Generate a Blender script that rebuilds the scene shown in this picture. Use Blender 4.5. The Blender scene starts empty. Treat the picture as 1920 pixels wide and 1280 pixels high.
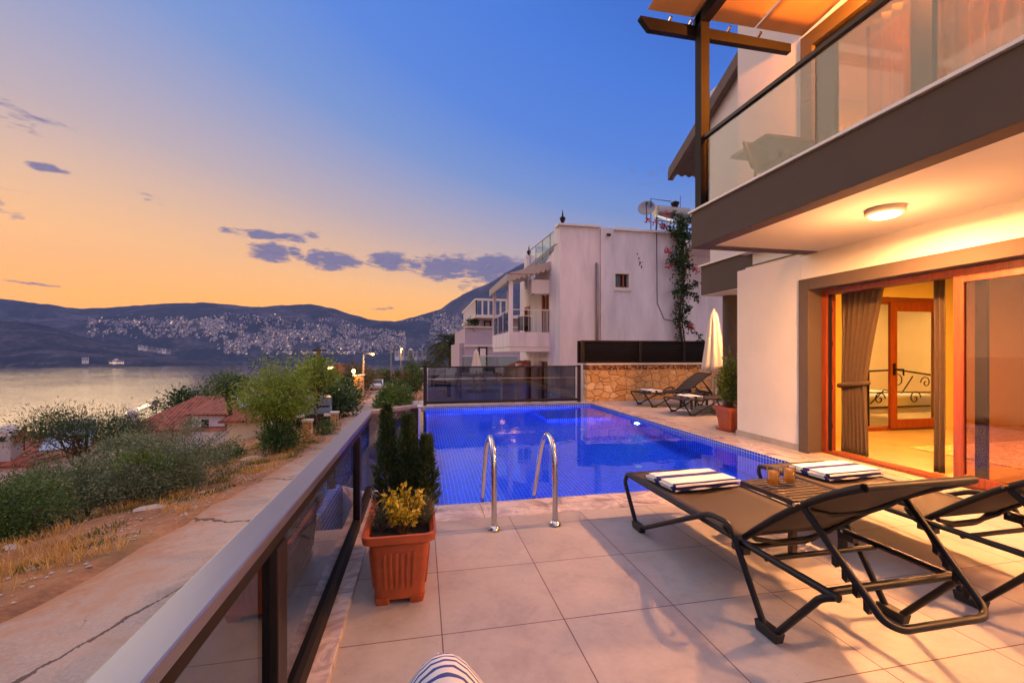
import bpy, math, random
import numpy as np
from mathutils import Vector, Matrix, noise as mnoise
R = math.radians
rnd = random.Random(7)
scene = bpy.context.scene
HAZE=.0001
COL = scene.collection

# ------------------------------------------------------------------ mesh builder
class MB:
    def __init__(s): s.v=[]; s.f=[]; s.m=[]; s.mi=0
    def _add(s, vs, fs):
        o=len(s.v); s.v.extend([tuple(v) for v in vs]); s.f.extend([tuple(i+o for i in f) for f in fs]); s.m.extend([s.mi]*len(fs)); return s
    def box(s, x0,x1,y0,y1,z0,z1):
        vs=[(x0,y0,z0),(x1,y0,z0),(x1,y1,z0),(x0,y1,z0),(x0,y0,z1),(x1,y0,z1),(x1,y1,z1),(x0,y1,z1)]
        return s._add(vs,[(0,3,2,1),(4,5,6,7),(0,1,5,4),(1,2,6,5),(2,3,7,6),(3,0,4,7)])
    def hexa(s, vs):   # 8 corners, bottom ring then top ring (ccw from above)
        return s._add(vs,[(0,3,2,1),(4,5,6,7),(0,1,5,4),(1,2,6,5),(2,3,7,6),(3,0,4,7)])
    def bar(s, a, b, w, h):   # box beam between two points, width w (horizontal), height h
        a=Vector(a); b=Vector(b); d=(b-a).normalized()
        up=Vector((0,0,1)) if abs(d.z)<.95 else Vector((0,1,0))
        sd=d.cross(up).normalized()*w/2; u=sd.cross(d).normalized()*h/2
        vs=[a-sd-u,a+sd-u,b+sd-u,b-sd-u,a-sd+u,a+sd+u,b+sd+u,b-sd+u]
        return s.hexa(vs)
    def quad(s,a,b,c,d): return s._add([a,b,c,d],[(0,1,2,3)])
    def prism(s, poly, axis, lo, hi):   # poly: 2-D list in the plane across axis; extruded lo..hi
        def P(p,t):
            return {'x':(t,p[0],p[1]),'y':(p[0],t,p[1]),'z':(p[0],p[1],t)}[axis]
        n=len(poly); vs=[P(p,lo) for p in poly]+[P(p,hi) for p in poly]
        fs=[tuple(range(n))[::-1],tuple(range(n,2*n))]+[(i,(i+1)%n,n+(i+1)%n,n+i) for i in range(n)]
        return s._add(vs,fs)
    def tube(s, pts, r, n=8, caps=True, closed=False, sq=None):
        pts=[Vector(p) for p in pts]; m=len(pts)
        rr=r if isinstance(r,(list,tuple)) else [r]*m
        ref=None; rings=[]
        for i,p in enumerate(pts):
            if closed: d=(pts[(i+1)%m]-pts[i-1])
            else: d=(pts[min(i+1,m-1)]-pts[max(i-1,0)])
            d=d.normalized() if d.length>1e-9 else Vector((0,0,1))
            if ref is None:
                ref=Vector((0,0,1)) if abs(d.z)<.9 else Vector((1,0,0))
            a=(ref-d*ref.dot(d)).normalized(); b=d.cross(a); ref=a
            rings.append([p+(a*math.cos(2*math.pi*k/n)+b*math.sin(2*math.pi*k/n))*rr[i] for k in range(n)])
        vs=[q for g in rings for q in g]; fs=[]
        for i in range(m if closed else m-1):
            j=(i+1)%m
            for k in range(n):
                k2=(k+1)%n; fs.append((i*n+k,i*n+k2,j*n+k2,j*n+k))
        if caps and not closed:
            fs.append(tuple(range(n))[::-1]); fs.append(tuple(range((m-1)*n,m*n)))
        return s._add(vs,fs)
    def lathe(s, prof, n=16, c=(0,0,0), fn=None):
        vs=[]; fs=[]; m=len(prof)
        for (r,z) in prof:
            for k in range(n):
                a=2*math.pi*k/n; q=r*(fn(a,z) if fn else 1)
                vs.append((c[0]+q*math.cos(a),c[1]+q*math.sin(a),c[2]+z))
        for i in range(m-1):
            for k in range(n):
                k2=(k+1)%n; fs.append((i*n+k,i*n+k2,(i+1)*n+k2,(i+1)*n+k))
        fs.append(tuple(range(n))[::-1]); fs.append(tuple(range((m-1)*n,m*n)))
        return s._add(vs,fs)
    def disc(s,c,nrm,r,n=16,t=.01):
        c=Vector(c); d=Vector(nrm).normalized(); return s.tube([c-d*t/2,c+d*t/2],r,n)
    def grid(s, fn, nu, nv):
        vs=[fn(i/nu,j/nv) for j in range(nv+1) for i in range(nu+1)]
        fs=[(j*(nu+1)+i,j*(nu+1)+i+1,(j+1)*(nu+1)+i+1,(j+1)*(nu+1)+i) for j in range(nv) for i in range(nu)]
        return s._add(vs,fs)
    def rot(s, a, c=(0,0), start=0):
        ca,sa=math.cos(a),math.sin(a)
        for i in range(start,len(s.v)):
            x,y,z=s.v[i]; x-=c[0]; y-=c[1]; s.v[i]=(c[0]+x*ca-y*sa,c[1]+x*sa+y*ca,z)
        return s
    def mat(s,i): s.mi=i; return s
    def build(s, name, mats, parent=None, smooth=False, bevel=0, kind=None, loc=None, subsurf=0, solid=0):
        me=bpy.data.meshes.new(name); me.from_pydata(s.v,[],s.f)
        ms=mats if isinstance(mats,(list,tuple)) else [mats]
        for m in ms: me.materials.append(m)
        if len(ms)>1: me.polygons.foreach_set('material_index',s.m)
        if smooth: me.polygons.foreach_set('use_smooth',[True]*len(me.polygons))
        me.update()
        o=bpy.data.objects.new(name,me); COL.objects.link(o)
        if parent is not None: o.parent=parent
        if loc is not None: o.location=loc
        if kind: o['kind']=kind
        if solid:
            md=o.modifiers.new('solid','SOLIDIFY'); md.thickness=solid; md.offset=0
        if bevel:
            md=o.modifiers.new('bevel','BEVEL'); md.width=bevel; md.segments=2; md.limit_method='ANGLE'; md.angle_limit=R(40)
        if subsurf:
            md=o.modifiers.new('sub','SUBSURF'); md.levels=subsurf; md.render_levels=subsurf
        return o

def smooth_by_angle(o, ang=40):
    me=o.data; me.polygons.foreach_set('use_smooth',[True]*len(me.polygons))
    try: me.set_sharp_from_angle(angle=R(ang))
    except Exception: pass
    return o

def tag(o,label,cat,group=None,kind=None):
    o['label']=label; o['category']=cat
    if group: o['group']=group
    if kind: o['kind']=kind
    return o
def thing(name,label,cat,loc=(0,0,0),rz=0,group=None):
    o=bpy.data.objects.new(name,None); COL.objects.link(o); o.location=loc; o.rotation_euler=(0,0,rz); o.empty_display_size=.1
    return tag(o,label,cat,group)
def kids(o): return [c for c in bpy.data.objects if c.parent is o]
def copy_tree(o,parent=None):
    c=o.copy(); COL.objects.link(c)
    if parent is not None: c.parent=parent
    for k in kids(o): copy_tree(k,c)
    return c
def fillet(pts, r, seg=5):
    pts=[Vector(p) for p in pts]; out=[pts[0]]
    for i in range(1,len(pts)-1):
        a,b,c=pts[i-1],pts[i],pts[i+1]; u=(a-b); w=(c-b); t=min(r,u.length*.45,w.length*.45)
        p=b+u.normalized()*t; q=b+w.normalized()*t
        for k in range(seg+1):
            s=k/seg; out.append(p*(1-s)**2+b*2*s*(1-s)+q*s*s)
    out.append(pts[-1]); return out
def lerp_tab(tab,x):
    if x<=tab[0][0]: return tab[0][1]
    for (a,b),(c,d) in zip(tab,tab[1:]):
        if x<=c: return b+(d-b)*(x-a)/(c-a)
    return tab[-1][1]
def fbm(x,y,z=0,o=4):
    return mnoise.fractal(Vector((x,y,z)),1.0,2.0,o)

# ------------------------------------------------------------------ materials
def N(nt,typ,ins=None,**props):
    n=nt.nodes.new(typ)
    for k,v in props.items(): setattr(n,k,v)
    for k,v in (ins or {}).items():
        s=n.inputs[k]
        if isinstance(v,bpy.types.NodeSocket): nt.links.new(v,s)
        else: s.default_value=v
    return n
def MA(nt,op,a,b=0.0,c=0.0):
    n=nt.nodes.new('ShaderNodeMath'); n.operation=op
    for i,v in enumerate((a,b,c)):
        if isinstance(v,bpy.types.NodeSocket): nt.links.new(v,n.inputs[i])
        else: n.inputs[i].default_value=v
    return n.outputs[0]
def RGB(c): return (c[0],c[1],c[2],1.0)
def S(*c):  # sRGB 0-255 -> linear
    return tuple((x/255/12.92 if x/255<=.04045 else ((x/255+.055)/1.055)**2.4) for x in c)
def MIX(nt,fac,a,b,blend='MIX'):
    n=nt.nodes.new('ShaderNodeMix'); n.data_type='RGBA'; n.blend_type=blend
    for i,v in ((0,fac),(6,a),(7,b)):
        if isinstance(v,bpy.types.NodeSocket): nt.links.new(v,n.inputs[i])
        elif i==0: n.inputs[i].default_value=v
        else: n.inputs[i].default_value=RGB(v)
    return n.outputs[2]
def ramp(nt,fac,stops,interp='LINEAR'):
    n=nt.nodes.new('ShaderNodeValToRGB'); e=n.color_ramp.elements; n.color_ramp.interpolation=interp
    while len(e)<len(stops): e.new(.5)
    for i,(p,c) in enumerate(stops):
        e[i].position=p; e[i].color=RGB(c) if not isinstance(c,float) else (c,c,c,1)
    nt.links.new(fac,n.inputs[0]); return n.outputs[0]
def newmat(name):
    m=bpy.data.materials.new(name); m.use_nodes=True; nt=m.node_tree
    b=nt.nodes['Principled BSDF']; return m,nt,b
def objco(nt): return N(nt,'ShaderNodeTexCoord').outputs['Object']
def noise_tex(nt,co,scale,detail=5,rough=.6,dist=0):
    return N(nt,'ShaderNodeTexNoise',{'Vector':co,'Scale':scale,'Detail':detail,'Roughness':rough,'Distortion':dist})
def pbr(name,col,rough=.5,metal=0,var=.12,vscale=3,bump=.0,bscale=60,spec=.5,col2=None,stretch=None,coat=0,bdist=.004):
    m,nt,b=newmat(name); co=objco(nt)
    if stretch: co=N(nt,'ShaderNodeMapping',{'Vector':co,'Scale':stretch}).outputs[0]
    n=noise_tex(nt,co,vscale)
    c2=col2 or tuple(x*(1-var*2.0) for x in col); c1=tuple(min(1,x*(1+var*.6)) for x in col) if col2 is None else col
    f=ramp(nt,n.outputs[0],[(.3,(0,0,0)),(.7,(1,1,1))])
    nt.links.new(MIX(nt,f,c2,c1),b.inputs['Base Color'])
    b.inputs['Metallic'].default_value=metal; b.inputs['Specular IOR Level'].default_value=spec
    rn=MA(nt,'MULTIPLY_ADD',n.outputs[0],.18,rough-.09); nt.links.new(rn,b.inputs['Roughness'])
    if coat: b.inputs['Coat Weight'].default_value=coat
    if bump:
        bn=noise_tex(nt,co,bscale,4)
        bp=N(nt,'ShaderNodeBump',{'Height':bn.outputs[0],'Strength':bump,'Distance':bdist})
        nt.links.new(bp.outputs[0],b.inputs['Normal'])
    return m
def glassmat(name,tint=(.9,.93,.95),f0=.05,rough=.0,refl=(1,1,1),fmax=1.0):
    m,nt,b=newmat(name); nt.nodes.remove(b); out=nt.nodes['Material Output']
    lw=N(nt,'ShaderNodeLayerWeight',{'Blend':.5}); p=MA(nt,'POWER',lw.outputs['Facing'],5)
    f=MA(nt,'MULTIPLY_ADD',p,fmax-f0,f0)
    t=N(nt,'ShaderNodeBsdfTransparent',{'Color':RGB(tint)}); g=N(nt,'ShaderNodeBsdfGlossy',{'Color':RGB(refl),'Roughness':rough})
    mx=N(nt,'ShaderNodeMixShader',{0:f,1:t.outputs[0],2:g.outputs[0]})
    nt.links.new(mx.outputs[0],out.inputs[0]); return m
def emat(name,col,strength):
    m,nt,b=newmat(name); nt.nodes.remove(b); out=nt.nodes['Material Output']
    e=N(nt,'ShaderNodeEmission',{'Color':RGB(col),'Strength':strength}); nt.links.new(e.outputs[0],out.inputs[0]); return m
def leafmat(name,c1,c2,c3=None,trans=.3,rough=.4):
    m,nt,b=newmat(name); g=N(nt,'ShaderNodeNewGeometry'); co=objco(nt)
    n=noise_tex(nt,co,2.2,3)
    st=[(0,c1),(.55,c2)]+([(1,c3)] if c3 else [(1,tuple(x*1.5 for x in c2))])
    f=MA(nt,'ADD',MA(nt,'MULTIPLY',g.outputs['Random Per Island'],.55),MA(nt,'MULTIPLY',n.outputs[0],.55))
    c=ramp(nt,f,st); nt.links.new(c,b.inputs['Base Color']); b.inputs['Roughness'].default_value=rough
    out=nt.nodes['Material Output']; tr=N(nt,'ShaderNodeBsdfTranslucent',{'Color':c})
    mx=N(nt,'ShaderNodeMixShader',{0:trans,1:b.outputs[0],2:tr.outputs[0]}); nt.links.new(mx.outputs[0],out.inputs[0]); return m
def vary_islands(m,lo,hi):   # each house of the mass its own tone
    nt=m.node_tree; b=nt.nodes['Principled BSDF']; g=N(nt,'ShaderNodeNewGeometry'); oi=N(nt,'ShaderNodeObjectInfo')
    f=MA(nt,'FRACT',MA(nt,'ADD',g.outputs['Random Per Island'],oi.outputs['Random'])); k=ramp(nt,f,[(0,(lo,lo,lo*1.05)),(.6,((lo+hi)/2,)*3),(1,(hi,hi*.97,hi*.93))])
    src=b.inputs['Base Color'].links[0].from_socket; nt.links.new(MIX(nt,1,src,k,'MULTIPLY'),b.inputs['Base Color']); return m
def fract_line(nt,sock,size,off,w):   # 1 inside the joint
    t=MA(nt,'FRACT',MA(nt,'DIVIDE',MA(nt,'SUBTRACT',sock,off),size))
    a=MA(nt,'LESS_THAN',t,w/size/2); b_=MA(nt,'GREATER_THAN',t,1-w/size/2); return MA(nt,'MAXIMUM',a,b_)
def xyz(nt,co):
    s=N(nt,'ShaderNodeSeparateXYZ',{0:co}); return s.outputs
def cell_rand(nt,a,sa,oa,b_,sb,ob):
    fa=MA(nt,'FLOOR',MA(nt,'DIVIDE',MA(nt,'SUBTRACT',a,oa),sa)); fb=MA(nt,'FLOOR',MA(nt,'DIVIDE',MA(nt,'SUBTRACT',b_,ob),sb))
    v=N(nt,'ShaderNodeCombineXYZ',{0:fa,1:fb}); w=N(nt,'ShaderNodeTexWhiteNoise',{'Vector':v.outputs[0]},noise_dimensions='2D'); return w.outputs['Value']

def mat_floor():
    m,nt,b=newmat('terrace_tile'); co=objco(nt); x,y,z=xyz(nt,co)
    j=MA(nt,'MAXIMUM',fract_line(nt,x,.6,.095,.0055),fract_line(nt,y,.6,.29,.0055))
    r=cell_rand(nt,x,.6,.095,y,.6,.29)
    n=noise_tex(nt,co,3.5,8,.62,.4); n2=noise_tex(nt,co,28,6,.7)
    f=MA(nt,'ADD',MA(nt,'MULTIPLY',n.outputs[0],.7),MA(nt,'MULTIPLY',n2.outputs[0],.3))
    c=ramp(nt,f,[(.3,S(150,143,141)),(.5,S(171,165,161)),(.7,S(184,179,175))])
    c=MIX(nt,1,c,ramp(nt,r,[(0,(.84,.83,.83)),(.5,(.94,.94,.94)),(1,(1,1,1))]),'MULTIPLY')
    sp=N(nt,'ShaderNodeTexVoronoi',{'Vector':co,'Scale':26}); sm=MA(nt,'LESS_THAN',sp.outputs['Distance'],.06)
    wn=N(nt,'ShaderNodeTexWhiteNoise',{'Vector':sp.outputs['Position']}); sm=MA(nt,'MULTIPLY',sm,MA(nt,'GREATER_THAN',wn.outputs['Value'],.86))
    c=MIX(nt,sm,c,S(60,45,40)); c=MIX(nt,j,c,S(88,66,60))
    nt.links.new(c,b.inputs['Base Color'])
    nt.links.new(MA(nt,'MULTIPLY_ADD',n.outputs[0],.25,.3),b.inputs['Roughness'])
    h=MA(nt,'SUBTRACT',MA(nt,'MULTIPLY',n2.outputs[0],.15),j)
    bp=N(nt,'ShaderNodeBump',{'Height':h,'Strength':.35,'Distance':.003}); nt.links.new(bp.outputs[0],b.inputs['Normal'])
    return m
def mat_mosaic(name,axes,base=(.006,.055,.74),grout=S(158,186,255)):
    m,nt,b=newmat(name); co=objco(nt); o=xyz(nt,co); a=o['XYZ'.index(axes[0])]; c_=o['XYZ'.index(axes[1])]
    s=.05
    j=MA(nt,'MAXIMUM',fract_line(nt,a,s,.01,.010),fract_line(nt,c_,s,.013,.010)); r=cell_rand(nt,a,s,.01,c_,s,.013)
    n=noise_tex(nt,co,1.3,3)
    c=ramp(nt,r,[(0,tuple(v*.55 for v in base)),(.5,base),(1,(base[0]*2.2,base[1]*1.9,min(1,base[2]*1.25)))])
    c=MIX(nt,j,c,grout); nt.links.new(c,b.inputs['Base Color']); b.inputs['Roughness'].default_value=.25
    bp=N(nt,'ShaderNodeBump',{'Height':MA(nt,'SUBTRACT',1.0,j),'Strength':.3,'Distance':.002}); nt.links.new(bp.outputs[0],b.inputs['Normal'])
    return m
def mat_stone():
    m,nt,b=newmat('rubble_stone'); co=objco(nt)
    mp=N(nt,'ShaderNodeMapping',{'Vector':co,'Scale':(1,.6,1.35)}).outputs[0]
    ns=noise_tex(nt,mp,2.5,3); d=N(nt,'ShaderNodeVectorMath',{0:mp,1:ns.outputs['Color']},operation='MULTIPLY_ADD'); d.inputs[1].default_value=(1,1,1)
    mpp=N(nt,'ShaderNodeMix',{0:.16},data_type='VECTOR'); nt.links.new(mp,mpp.inputs[4]); nt.links.new(ns.outputs['Color'],mpp.inputs[5])
    v=mpp.outputs[1]
    vo=N(nt,'ShaderNodeTexVoronoi',{'Vector':v,'Scale':4.6,'Randomness':.85}); ve=N(nt,'ShaderNodeTexVoronoi',{'Vector':v,'Scale':4.6,'Randomness':.85},feature='DISTANCE_TO_EDGE')
    n=noise_tex(nt,co,14,6,.7); sep=N(nt,'ShaderNodeSeparateColor',{0:vo.outputs['Color']})
    c=ramp(nt,sep.outputs[0],[(0,S(198,152,92)),(.4,S(226,186,128)),(.75,S(212,170,118)),(1,S(238,208,160))])
    c=MIX(nt,1,c,ramp(nt,n.outputs[0],[(.25,(.6,.56,.52)),(.6,(1,1,1))]),'MULTIPLY')
    e=ramp(nt,MA(nt,'ADD',ve.outputs['Distance'],MA(nt,'MULTIPLY_ADD',n.outputs[0],.03,-.015)),[(.0,(1,1,1)),(.035,(0,0,0))])
    c=MIX(nt,e,c,S(92,66,42)); nt.links.new(c,b.inputs['Base Color']); b.inputs['Roughness'].default_value=.85
    h=MA(nt,'ADD',ramp(nt,ve.outputs['Distance'],[(0,(0,0,0)),(.12,(1,1,1))]),MA(nt,'MULTIPLY',n.outputs[0],.5))
    bp=N(nt,'ShaderNodeBump',{'Height':h,'Strength':.8,'Distance':.03}); nt.links.new(bp.outputs[0],b.inputs['Normal']); return m
def mat_ledge():
    m,nt,b=newmat('split_stone_course'); co=objco(nt); x,y,z=xyz(nt,co)
    n=noise_tex(nt,co,9,5); r=cell_rand(nt,MA(nt,'ADD',x,MA(nt,'MULTIPLY',n.outputs[0],.03)),.045,0,z,.06,0.01)
    c=ramp(nt,r,[(0,S(70,45,28)),(.5,S(130,92,58)),(1,S(185,150,110))]); nt.links.new(c,b.inputs['Base Color']); b.inputs['Roughness'].default_value=.9
    bp=N(nt,'ShaderNodeBump',{'Height':r,'Strength':1,'Distance':.03}); nt.links.new(bp.outputs[0],b.inputs['Normal']); return m
def mat_marble():
    m,nt,b=newmat('marble_coping'); co=objco(nt); n=noise_tex(nt,co,2.5,8,.65,1.6); n2=noise_tex(nt,co,12,4)
    x,y,z=xyz(nt,co)
    c=ramp(nt,n.outputs[0],[(.3,S(120,108,112)),(.45,S(178,165,164)),(.53,S(205,195,192)),(.6,S(170,155,152)),(.75,S(196,184,180))])
    j=MA(nt,'MAXIMUM',fract_line(nt,x,1.2,.5,.005),fract_line(nt,y,1.2,.1,.005)); c=MIX(nt,j,c,S(110,95,90))
    nt.links.new(c,b.inputs['Base Color']); nt.links.new(MA(nt,'MULTIPLY_ADD',n2.outputs[0],.2,.12),b.inputs['Roughness']); return m
def mat_rooftile(name,c1,c2,pitch=.3,axis=0):
    m,nt,b=newmat(name); co=objco(nt); o=xyz(nt,co); u=o[axis]; w=o[1-axis]
    s=MA(nt,'SINE',MA(nt,'MULTIPLY',u,2*math.pi/pitch)); rows=MA(nt,'FRACT',MA(nt,'DIVIDE',w,.34))
    r=cell_rand(nt,u,pitch,0,w,.34,0); n=noise_tex(nt,co,6,5)
    f=MA(nt,'ADD',MA(nt,'MULTIPLY',r,.5),MA(nt,'MULTIPLY',n.outputs[0],.5)); c=ramp(nt,f,[(.15,c2),(.75,c1)])
    nt.links.new(c,b.inputs['Base Color']); b.inputs['Roughness'].default_value=.8
    bp=N(nt,'ShaderNodeBump',{'Height':MA(nt,'ADD',s,MA(nt,'MULTIPLY',rows,.7)),'Strength':1,'Distance':.06}); nt.links.new(bp.outputs[0],b.inputs['Normal']); return m

def mat_road():
    m,nt,b=newmat('cracked_concrete'); co=objco(nt)
    n=noise_tex(nt,co,1.2,8,.65,.6); n2=noise_tex(nt,co,40,5,.7); n3=noise_tex(nt,co,.35,4)
    f=MA(nt,'ADD',MA(nt,'MULTIPLY',n.outputs[0],.65),MA(nt,'MULTIPLY',n2.outputs[0],.35))
    c=ramp(nt,f,[(.32,S(132,122,110)),(.5,S(176,160,146)),(.7,S(198,187,170))])
    c=MIX(nt,ramp(nt,n.outputs[0],[(.5,(0,0,0)),(.68,(.6,.6,.6))]),c,S(168,124,92))
    ed=N(nt,'ShaderNodeAttribute',attribute_name='edge').outputs['Fac']; en=noise_tex(nt,co,3.2,7,.72,.6)
    ee=MA(nt,'ADD',ed,MA(nt,'MULTIPLY_ADD',en.outputs[0],.62,-.31)); c=MIX(nt,ramp(nt,ee,[(.02,(.95,.95,.95)),(.16,(.25,.25,.25)),(.3,(0,0,0))]),c,S(170,120,82))
    mp=N(nt,'ShaderNodeMapping',{'Vector':co,'Scale':(.9,.5,0.0)}).outputs[0]
    dn=noise_tex(nt,mp,2.2,6,.65); mv=N(nt,'ShaderNodeMix',{0:.22},data_type='VECTOR'); nt.links.new(mp,mv.inputs[4]); nt.links.new(dn.outputs['Color'],mv.inputs[5])
    ve=N(nt,'ShaderNodeTexVoronoi',{'Vector':mv.outputs[1],'Scale':.62},feature='DISTANCE_TO_EDGE'); ve2=N(nt,'ShaderNodeTexVoronoi',{'Vector':mv.outputs[1],'Scale':1.7},feature='DISTANCE_TO_EDGE')
    wid=MA(nt,'MULTIPLY_ADD',n3.outputs[0],.03,-.008)
    cr=MA(nt,'LESS_THAN',ve.outputs['Distance'],wid); cr2=MA(nt,'MULTIPLY',MA(nt,'LESS_THAN',ve2.outputs['Distance'],MA(nt,'MULTIPLY_ADD',n3.outputs[0],.09,-.043)),.7); cr=MA(nt,'MAXIMUM',cr,cr2); c=MIX(nt,MA(nt,'MULTIPLY',cr,.85),c,S(70,52,46))
    nt.links.new(c,b.inputs['Base Color']); b.inputs['Roughness'].default_value=.9
    h=MA(nt,'SUBTRACT',MA(nt,'MULTIPLY',n2.outputs[0],.5),MA(nt,'MULTIPLY',cr,1.2))
    bp=N(nt,'ShaderNodeBump',{'Height':h,'Strength':.6,'Distance':.012}); nt.links.new(bp.outputs[0],b.inputs['Normal']); return m
def mat_dirt():
    m,nt,b=newmat('dry_earth'); co=objco(nt); n=noise_tex(nt,co,.9,8,.68,.5); n2=noise_tex(nt,co,14,6,.7)
    f=MA(nt,'ADD',MA(nt,'MULTIPLY',n.outputs[0],.6),MA(nt,'MULTIPLY',n2.outputs[0],.4))
    c=ramp(nt,f,[(.28,S(92,70,46)),(.42,S(142,98,66)),(.55,S(176,124,82)),(.72,S(196,152,102))])
    g=noise_tex(nt,co,.5,5); c=MIX(nt,ramp(nt,g.outputs[0],[(.55,(0,0,0)),(.68,(.7,.7,.7))]),c,S(78,78,40))
    nt.links.new(c,b.inputs['Base Color']); b.inputs['Roughness'].default_value=.95
    bp=N(nt,'ShaderNodeBump',{'Height':n2.outputs[0],'Strength':.8,'Distance':.05}); nt.links.new(bp.outputs[0],b.inputs['Normal']); return m
def mat_sea():
    m,nt,b=newmat('sea_water'); co=objco(nt)
    mp=N(nt,'ShaderNodeMapping',{'Vector':co,'Rotation':(0,0,R(-30)),'Scale':(.03,.30,.2)}).outputs[0]
    n=noise_tex(nt,mp,1.0,6,.62,.4); n2=noise_tex(nt,co,.012,3)
    b.inputs['Base Color'].default_value=RGB((.012,.02,.04)); b.inputs['Roughness'].default_value=.12; b.inputs['IOR'].default_value=1.33; b.inputs['Specular IOR Level'].default_value=1.0
    st=ramp(nt,n2.outputs[0],[(.35,(.25,.25,.25)),(.65,(.6,.6,.6))])
    bp=N(nt,'ShaderNodeBump',{'Height':n.outputs[0],'Strength':st,'Distance':.65}); nt.links.new(bp.outputs[0],b.inputs['Normal']); return m
def mat_poolwater():
    m,nt,b=newmat('pool_water'); nt.nodes.remove(b); out=nt.nodes['Material Output']; co=objco(nt)
    n=noise_tex(nt,co,1.6,3,.5,.3); bp=N(nt,'ShaderNodeBump',{'Height':n.outputs[0],'Strength':.09,'Distance':.05})
    lw=N(nt,'ShaderNodeLayerWeight',{'Blend':.5,'Normal':bp.outputs[0]}); f=MA(nt,'MULTIPLY_ADD',MA(nt,'POWER',lw.outputs['Facing'],5),.98,.02)
    t=N(nt,'ShaderNodeBsdfRefraction',{'Color':RGB((.62,.84,1)),'Roughness':0.0,'IOR':1.33,'Normal':bp.outputs[0]}); g=N(nt,'ShaderNodeBsdfGlossy',{'Roughness':.01,'Normal':bp.outputs[0]})
    mx=N(nt,'ShaderNodeMixShader',{0:f,1:t.outputs[0],2:g.outputs[0]}); nt.links.new(mx.outputs[0],out.inputs[0]); return m
def mat_stripes(name,axis,size,cols,offs=0,distort=0.0,rough=.9):
    m,nt,b=newmat(name); co=objco(nt); o=xyz(nt,co)[axis]
    if distort:
        nn=noise_tex(nt,co,12,2); o=MA(nt,'ADD',o,MA(nt,'MULTIPLY',nn.outputs[0],distort))
    t=MA(nt,'FRACT',MA(nt,'DIVIDE',MA(nt,'SUBTRACT',o,offs),size))
    c=ramp(nt,t,cols,'CONSTANT'); nt.links.new(c,b.inputs['Base Color']); b.inputs['Roughness'].default_value=rough
    n=noise_tex(nt,co,350,3); bp=N(nt,'ShaderNodeBump',{'Height':n.outputs[0],'Strength':.7,'Distance':.004}); nt.links.new(bp.outputs[0],b.inputs['Normal']); return m
def mat_wood(name,c1,c2,axis_scale=(18,18,1.2),rough=.4):
    m,nt,b=newmat(name); co=objco(nt); mp=N(nt,'ShaderNodeMapping',{'Vector':co,'Scale':axis_scale}).outputs[0]
    n=noise_tex(nt,mp,2.2,6,.65,.8); c=ramp(nt,n.outputs[0],[(.3,c2),(.65,c1)]); nt.links.new(c,b.inputs['Base Color']); b.inputs['Roughness'].default_value=rough
    bp=N(nt,'ShaderNodeBump',{'Height':n.outputs[0],'Strength':.15,'Distance':.002}); nt.links.new(bp.outputs[0],b.inputs['Normal']); return m
def mat_fabric(name,col,trans=0.0,scale=420,var=.1,rough=.9):
    m,nt,b=newmat(name); co=objco(nt); n=noise_tex(nt,co,scale,2); n2=noise_tex(nt,co,4,4)
    c=MIX(nt,n2.outputs[0],tuple(x*(1-var) for x in col),tuple(min(1,x*(1+var)) for x in col)); nt.links.new(c,b.inputs['Base Color']); b.inputs['Roughness'].default_value=rough
    bp=N(nt,'ShaderNodeBump',{'Height':n.outputs[0],'Strength':.4,'Distance':.002}); nt.links.new(bp.outputs[0],b.inputs['Normal'])
    if trans:
        out=nt.nodes['Material Output']; tr=N(nt,'ShaderNodeBsdfTranslucent',{'Color':c}); mx=N(nt,'ShaderNodeMixShader',{0:trans,1:b.outputs[0],2:tr.outputs[0]}); nt.links.new(mx.outputs[0],out.inputs[0])
    return m
def mat_lounger_mesh():
    m=mat_fabric('sling_fabric',S(60,49,38),0,300); m.node_tree.nodes['Principled BSDF'].inputs['Roughness'].default_value=.6; return m

M={}
M['floor']=mat_floor(); M['mos_xy']=mat_mosaic('mosaic_bottom','XY'); M['mos_xz']=mat_mosaic('mosaic_end','XZ'); M['mos_yz']=mat_mosaic('mosaic_side','YZ')
M['stone']=mat_stone(); M['ledge']=mat_ledge(); M['marble']=mat_marble(); M['road']=mat_road(); M['dirt']=mat_dirt(); M['sea']=mat_sea(); M['poolw']=mat_poolwater()
M['white']=pbr('white_render',(.76,.73,.71),.85,var=.04,vscale=1.5,bump=.25,bscale=140)
M['white2']=pbr('neighbour_render',(.78,.73,.77),.85,var=.11,vscale=1.1,bump=.3,bscale=90,stretch=(2.2,2.2,.45))
M['trim']=pbr('pale_trim',(.74,.68,.62),.7,var=.05)
M['soffit']=pbr('white_soffit_paint',(.86,.83,.80),.85,var=.03,vscale=1.5,bump=.2,bscale=120)
M['charcoal']=pbr('charcoal_render',S(88,76,66),.85,var=.07,vscale=2,bump=.35,bscale=120)
M['sill']=pbr('white_marble_sill',(.78,.76,.74),.35,var=.06,vscale=6)
M['darkmetal']=pbr('dark_metal',S(44,38,36),.42,.6,var=.1,bump=.05)
M['bronze']=pbr('bronze_powder_coat',S(34,31,31),.6,0,spec=.15,var=.08,vscale=1.5)
M['railtop']=pbr('brushed_rail_top',S(134,138,154),.36,.75,var=.06,vscale=5,stretch=(6,.4,6))
M['winglass']=glassmat('tinted_window_pane',(.66,.52,.38),.05)
M['doorglass']=glassmat('door_pane',(.74,.53,.32),.05)
M['steel']=pbr('polished_steel',(.72,.7,.68),.13,1,var=.05,vscale=8)
M['loungeframe']=pbr('black_powder_coat',S(17,15,15),.42,0,spec=.3,var=.1,vscale=6,bump=.08,bscale=300)
M['sling']=mat_lounger_mesh()
M['plastic']=pbr('black_plastic',S(26,24,24),.5,0)
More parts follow.
